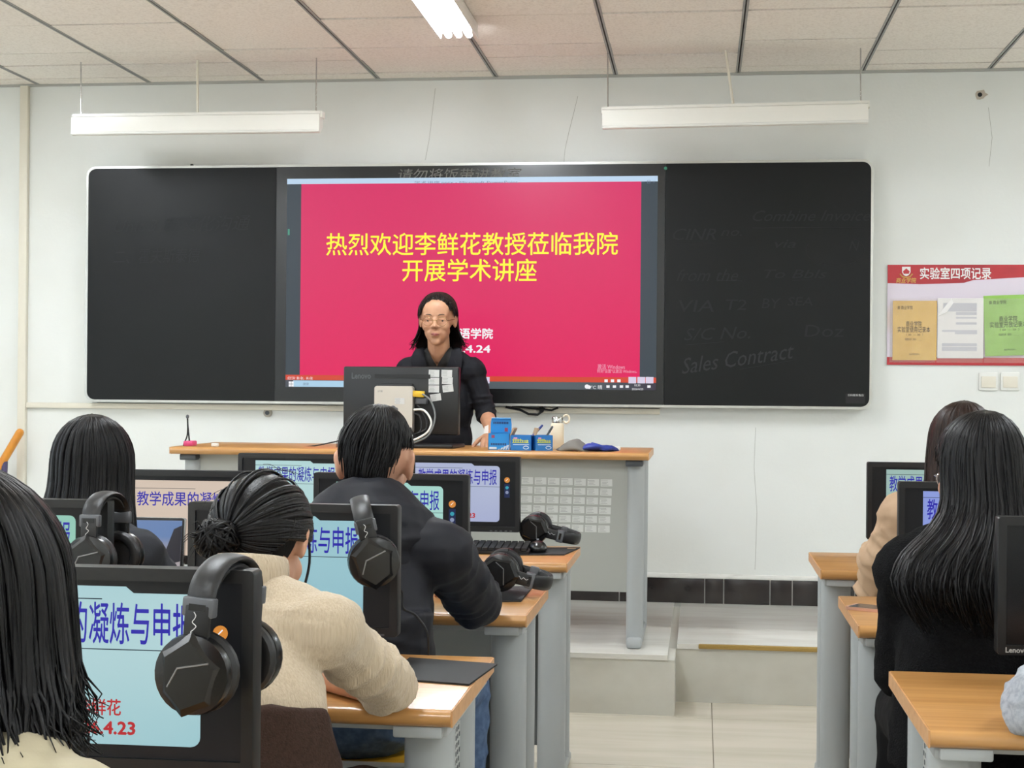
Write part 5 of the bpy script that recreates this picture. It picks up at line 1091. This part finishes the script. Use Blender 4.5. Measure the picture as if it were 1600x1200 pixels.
# hair drawn back into the bun
def swept_hair(t, off, m, T, R, bun, rb, seed=3, nl=240, axes=(.085, .103, .101), ctr=(0, -.010, .022)):
    rn = random.Random(seed); ctr = np.array(ctr); axes = np.array(axes); g = G()
    nb = unit((np.array(bun) - ctr) / axes)
    sg = G().ell(ctr, axes * .965, None, 40, 28); V = np.array(sg.v)
    def keep(p): return not (p[1] > .035 and p[2] < .062) and not (abs(p[0]) > .055 and -.04 < p[1] < .04 and p[2] < .012) and p[2] > -.055
    Fk = [f for f in sg.f if keep(V[list(f)].mean(0))]; g.add([T(p) for p in V], Fk)
    for i in range(nl):
        ph = 2 * math.pi * (i + rn.random()) / nl; a = abs((ph + math.pi) % (2 * math.pi) - math.pi); a = math.degrees(a)
        z = .075 if a < 42 else (.075 - (a - 42) / 30 * .055 if a < 72 else (.018 if a < 105 else (.018 - (a - 105) / 40 * .075 if a < 145 else -.060)))
        z += rn.uniform(-.004, .004); zz = (z - ctr[2]) / axes[2]; zz = max(-.95, min(.95, zz)); k = math.sqrt(1 - zz * zz)
        n0 = np.array((math.sin(ph) * k, math.cos(ph) * k, zz)); om = math.acos(max(-1, min(1, n0 @ nb)))
        bulge = rn.uniform(.985, 1.02); Q = []
        for u in np.linspace(0, 1, 16):
            n = n0 if om < 1e-3 else (math.sin((1 - u) * om) * n0 + math.sin(u * om) * nb) / math.sin(om)
            n = n + np.array((0, 0, .22 * math.sin(u * math.pi) * (a < 110))); n = unit(n); Q.append(T(ctr + n * axes * (bulge + .015 * math.sin(u * math.pi))))
        w_ = rn.uniform(.003, .006); k = len(Q)
        g.tube(Q, [.0025 * (1 - .5 * u) for u in np.linspace(0, 1, k)], 6, [w_ * (.4 + .6 * min(1, u * 5)) * (1 - .5 * u) for u in np.linspace(0, 1, k)], up=R @ n0)
    for i in range(16):      # loose hairs
        n0 = unit(np.array((rn.uniform(-1, 1), rn.uniform(-1, .6), rn.uniform(0, 1)))); p = ctr + n0 * axes * 1.01; q = p + unit(np.cross(n0, (rn.uniform(-1, 1), rn.uniform(-1, 1), .2))) * .05
        g.tube(spline([T(p), T(p * .7 + q * .3 + n0 * .006), T(p * .3 + q * .7 + n0 * .007), T(q + n0 * .002)], 5), .0005, 3)
    for q in (1, -1):
        g.tube(spline([T((q * .074, .03, .03)), T((q * .081, .034, -.02)), T((q * .078, .03, -.07)), T((q * .07, .036, -.10))], 5), .0022, 5, .004)
    h = obj('hair', g, m, t, off, smooth=180); gb = G().ell(T(bun), (rb * .85, rb * .7, rb * .8))
    for i in range(80):
        ax = unit(np.array((rn.gauss(0, 1), rn.gauss(0, .5), rn.gauss(0, 1)))); u1 = unit(np.cross(ax, (.3, .9, .1))); u2 = np.cross(ax, u1); a0 = rn.uniform(0, 6.28); r_ = rb * rn.uniform(.78, 1.0); h_ = rn.uniform(-.35, .35) * rb
        gb.tube([T(np.array(bun) + (u1 * math.cos(a0 + a) + u2 * math.sin(a0 + a)) * r_ * np.array((1, .8, .95)) * math.sqrt(1 - (h_ / rb) ** 2) + ax * h_) for a in np.linspace(0, 3.6, 14)], .002, 5, .0042)
    for i in range(10): d = unit(np.array((rn.uniform(-1, .3), -.6, rn.uniform(-1, .4)))); gb.tube([T(np.array(bun) + d * rb * .8), T(np.array(bun) + d * rb * 1.25 + (0, 0, .004)), T(np.array(bun) + d * rb * 1.5 - (0, 0, .008))], [.0012, .001, .0005], 4)
    obj('bun', gb, m, h, off, smooth=180)
swept_hair(t, off, m_hblk, T, R, (-.040, -.112, -.040), .036, nl=420)
stool(-.668, 2.185, 'yellow topped stool of the woman in the beige sweater')

# ---- man in the hooded jacket
t, off, J, Rt, T, R = seated('man with short dark hair in a black hooded jacket seen from behind', (-.735, 3.45, 1.11), (-.735, 3.40, .995), (-.90, 3.36, .92), (-.572, 3.36, .92), (-.725, 3.235, .605), (-.955, 3.58, .79), (-.86, 3.86, .785), (-.520, 3.575, .785), (-.575, 3.84, .785), .12, s=1.0, spread=.165, ears=1.3)
m_jkt = mat('navy_black_jacket', (19, 20, 27), .65, spec=.3, noise=((5, 5, 5), (23, 24, 32), 2, .4, .7), bump=((500, 500, 500), .08, .001))
gs = G(); cloth_torso(gs, J, Rt, .026, 1.0, hips=False)
gs.tube([J['pel'] + (0, .005, .05), J['pel'] + (0, .01, .2)], [.135, .13], 22, [.165, .16], up=(0, 1, 0))
for q in 'LR': cloth_arm(gs, J, q, .022, 1.0, .95); sleeve_folds(gs, J, q, .022, 1.0, .010, 12, (.25, .45, .6, .72, .84, .95), (.08, .2, .35))
for k in range(4): fold_rings(gs, J['pel'] + (0, .01, .02 + k * .05), J['pel'] + (0, .01, .07 + k * .05), .15, .15, (.3,), .009, 20 + k, .5, (1.2, 2.2))
clothe('jacket', gs, m_jkt, t, off, .006, 6, 11, arm_folds(J, 'L', .008, 26) + arm_folds(J, 'R', .009, 26) + [(J['pel'] + (.05, -.12, .14), .13, (.25, 0, 1), 22, .008)], .0065)
gs = G(); nk = J['neck']
gs.tube([nk + (0, -.045, -.12), nk + (0, -.05, -.05), nk + (0, -.03, .01), nk + (0, -.018, .05), nk + (0, -.01, .072)], [.075, .105, .10, .082, .062], 26, [.12, .165, .145, .105, .075], up=(0, 1, 0))
gs.ell(nk + (0, -.095, -.085), (.118, .058, .095)); gs.tube(spline([nk + (-.14, -.02, -.03), nk + (-.10, -.115, -.05), nk + (0, -.145, -.075), nk + (.10, -.115, -.05), nk + (.14, -.02, -.03)]), .012, 8); gs.tube(spline([nk + (-.09, -.05, .02), nk + (-.03, -.11, .01), nk + (.06, -.10, -.0), nk + (.12, -.05, -.02)]), .009, 8)
clothe('hood', gs, m_jkt, t, off, .004, 7, 14, [(nk + (0, -.09, .0), .12, (0, .2, 1), 26, .006)], .006)
gs = G(); cloth_legs(gs, J, .012, 1.0); clothe('jeans', gs, m_jeans, t, off, .004, 12, 5); shoes(J, t, off, m_shoe, Rt)
hair(t, off, m_hblk, J['head'], 0, [(.01, 0, -.014, .080, .102), (-.02, 0, -.018, .072, .098), (-.05, 0, -.022, .064, .088), (-.078, 0, -.024, .056, .076)], 1100, .0026, 12, gap=58, hairline=.062, wave=.0, jitter=.07, stray=30, head=(.083, .103, .106), crown=(.012, -.03), thick=.0018, short=.26,
     fall=lambda d: (lambda a: .036 if a < 114 else max(-.066, .036 - (a - 114) * .0030))(abs((d + 180) % 360 - 180)))
stool(-.725, 3.235, 'yellow topped stool of the man in the hooded jacket', .502)

# ---- long straight hair at the far left
t, off, J, Rt, T, R = seated('woman with long straight dark hair and dark grey top at the left', (-1.395, 3.42, 1.075), (-1.395, 3.365, .965), (-1.535, 3.33, .90), (-1.262, 3.33, .90), (-1.395, 3.22, .58), (-1.59, 3.5, .79), (-1.60, 3.72, .785), (-1.222, 3.47, .79), (-1.215, 3.69, .785), .1)
m_gry = mat('dark_grey_wool', (36, 38, 44), .9, bump=((400, 400, 400), .3, .002))
gs = G(); cloth_torso(gs, J, Rt, .018, .97)
for q in 'LR': cloth_arm(gs, J, q, .018, .97, .95)
gs.caps(J['neck'] - (0, 0, .04), J['neck'] + (0, -.002, .005), .068, .06)
clothe('sweater', gs, m_gry, t, off, .004, 8, 21, arm_folds(J, 'R'))
gs = G(); d_ = unit(J['wrR'] - J['elR'])
for k in range(4): p = J['elR'] + d_ * (.03 + .024 * k); gs.tube([p, p + d_ * .008], .0585 - k * .0025, 18)
obj('cuff_stripes', gs, mat('pale_stripe', (150, 160, 180), .8), t, off)
gs = G(); cloth_legs(gs, J, .012, .97); clothe('trousers', gs, m_trs, t, off, .003); shoes(J, t, off, m_shoe, Rt)
hair(t, off, m_hblk, J['head'], 0, [(-.015, 0, -.014, .088, .108), (-.06, -.002, -.024, .094, .107), (-.11, -.004, -.04, .108, .105), (-.16, -.004, -.055, .118, .103), (-.23, -.0, -.075, .122, .095)], 560, .005, 31, gap=55, hairline=.055, wave=.02, jitter=.06, stray=110, crown=(.01, -.03))
stool(-1.395, 3.22, 'yellow topped stool of the long haired woman at the left')

# ---- trench coat
t, off, J, Rt, T, R = seated('woman with brown hair in a beige trench coat at the far right desk', (.738, 4.50, 1.12), (.732, 4.45, 1.005), (.580, 4.42, .935), (.885, 4.42, .935), (.72, 4.35, .585), (.520, 4.53, .765), (.525, 4.66, .615), (.93, 4.6, .80), (.84, 4.9, .785), .1,
    hands=[('L', (.12, .5, -.8), (1, .2, 0), -1, .7), ('R', (-.1, 1, -.02), (0, 0, -1), 1, .4)])
m_trn = mat('camel_trench', (190, 160, 130), .75, noise=((9, 9, 9), (176, 146, 116), 2, .4, .7), bump=((400, 400, 400), .1, .001))
gs = G(); cloth_torso(gs, J, Rt, .03, .97)
for q in 'LR': cloth_arm(gs, J, q, .030, .97, .72); sleeve_folds(gs, J, q, .030, .97, .014, 31, (.2, .42, .6, .75, .9), (.1, .3, .5))
gs.caps(J['neck'] - (0, 0, .05), J['neck'] + (0, -.005, .02), .085, .07)
gs.tube([J['pel'] + (0, .02, .08), J['pel'] + (0, .03, -.10), J['pel'] + (0, .04, -.2)], [.14, .15, .16], 22, [.185, .21, .22], up=(0, 1, 0))
clothe('trench_coat', gs, m_trn, t, off, .008, 6, 23, arm_folds(J, 'L', .020, 15) + arm_folds(J, 'R', .014, 15) + [(J['shL'] * .6 + J['elL'] * .4, .1, (.3, .5, 1), 13, .016)])
gs = G(); cloth_legs(gs, J, .012, .97); clothe('trousers', gs, m_trs, t, off, .003); shoes(J, t, off, m_shoe, Rt)
hair(t, off, m_hbr, J['head'], 0, [(-.015, 0, -.014, .094, .112), (-.06, -.0, -.02, .097, .110), (-.11, -.0, -.03, .10, .105), (-.16, -.02, -.05, .115, .10), (-.235, -.03, -.06, .135, .10)], 420, .006, 33, gap=42, hairline=.05, wave=.02, jitter=.08, stray=80)
stool(.72, 4.35, 'yellow topped stool of the woman in the trench coat')

# ---- black fleece
t, off, J, Rt, T, R = seated('woman with very long black hair in a black fleece at the right', (.578, 3.325, 1.105), (.578, 3.27, .99), (.435, 3.245, .915), (.720, 3.245, .915), (.575, 3.225, .58), (.430, 3.36, .69), (.50, 3.52, .62), (.76, 3.42, .79), (.68, 3.70, .785), .08, yaw=.25,
    hands=[('L', (.4, .7, -.3), (0, 0, -1), -1, .5), ('R', (-.3, 1, -.02), (0, 0, -1), 1, .4)])
m_flc = mat('black_teddy_fleece', (15, 15, 16), .98, spec=.12, noise=((170, 170, 170), (23, 23, 24), 3, .4, .7), bump=((260, 260, 260), .9, .004))
gs = G(); cloth_torso(gs, J, Rt, .03, .97, wide=1.06)
gs.tube([J['pel'] + (0, .0, -.06), J['pel'] + (0, .01, .2)], [.125, .125], 22, [.19, .17], up=(0, 1, 0))
for q in 'LR': cloth_arm(gs, J, q, .022, .97, .9); sleeve_folds(gs, J, q, .022, .97, .009, 41, (.3, .55, .75, .9), (.1, .3))
gs.caps(J['neck'] - (0, 0, .05), J['neck'] + (0, -.005, .02), .08, .07)
clothe('fleece', gs, m_flc, t, off, .004, 9, 41, arm_folds(J, 'L', .005, 24))
gs = G(); cloth_legs(gs, J, .016, .97); clothe('trousers', gs, mat('black_trousers', (14, 14, 15), .95, spec=.15), t, off, .003); shoes(J, t, off, m_shoe, Rt)
spectacles(t, off, T, R, .97, m_metal)
hair(t, off, m_hblk, J['head'], .22, [(-.015, 0, -.016, .088, .110), (-.06, -.002, -.03, .092, .108), (-.105, -.02, -.065, .118, .105), (-.15, -.045, -.10, .160, .10), (-.20, -.06, -.125, .174, .09), (-.25, -.05, -.14, .166, .08), (-.30, -.03, -.145, .150, .07)],
     700, .0048, 44, gap=98, hairline=.05, wave=.07, jitter=.16, stray=160, thick=.0025, fall=lambda d: -.255 + .022 * math.sin(math.radians(d) * 7) + .018 * math.sin(math.radians(d) * 19))
stool(.575, 3.225, 'yellow topped stool of the woman in the black fleece')

# ---- grey sweatshirt at the right edge
t, off, J, Rt, T, R = seated('person in a grey sweatshirt whose bent sleeve rests on the near right desk', (.82, 2.44, 1.10), (.82, 2.375, .985), (.675, 2.345, .915), (.965, 2.345, .915), (.82, 2.16, .58), (.538, 2.545, .782), (.632, 2.68, .808), (1.05, 2.5, .80), (.95, 2.68, .785), .2,
    hands=[('L', (.7, .7, .15), (0, .1, -1), -1, .6), ('R', (-.5, 1, 0), (0, 0, -1), 1, .4)])
m_swe = mat('heather_grey_sweatshirt', (168, 172, 178), .9, noise=((120, 120, 120), (142, 147, 154), 4, .4, .7), bump=((420, 420, 420), .25, .002))
gs = G(); cloth_torso(gs, J, Rt, .022, .97)
for q in 'LR': cloth_arm(gs, J, q, .020, .97, .75); sleeve_folds(gs, J, q, .020, .97, .009, 52, (.5, .7, .85, .96), (.15, .35, .55))
gs.caps(J['neck'] - (0, 0, .05), J['neck'] + (0, -.005, .01), .08, .068); gs.ell(J['elL'] + (.005, .01, .0), (.055, .055, .05))
clothe('sweatshirt', gs, m_swe, t, off, .005, 8, 51, arm_folds(J, 'L', .010, 26), .006)
e = J['elL'] + (J['wrL'] - J['elL']) * .8; d_ = unit(J['wrL'] - J['elL']); gs = G(); u1 = unit(np.cross(d_, (0, 0, 1))); u2 = np.cross(d_, u1)
obj('cuff', gs.tube([e + (u1 * math.cos(a) + u2 * math.sin(a)) * .043 for a in np.linspace(0, 2 * math.pi, 25)], .012, 10, cap=False), m_swe, t, off)
obj('elbow_seam', G().tube([J['elL'] - d_ * .03 + (J['shL'] - J['elL']) * .28 + np.array((math.cos(a) * .03, .03 * math.cos(a), .066 * math.sin(a))) for a in np.linspace(0, 2 * math.pi, 20)], .0016, 5), m_greyp, t, off)
gs = G(); cloth_legs(gs, J, .012, .97); clothe('trousers', gs, m_trs, t, off, .003); shoes(J, t, off, m_shoe, Rt)
hair(t, off, m_hdk, J['head'], 0, [(-.015, 0, -.014, .09, .108), (-.08, 0, -.03, .09, .10)], 150, .010, 55, gap=55, hairline=.06, wave=.03, stray=20)
stool(.82, 2.16, 'yellow topped stool of the person in the grey sweatshirt')
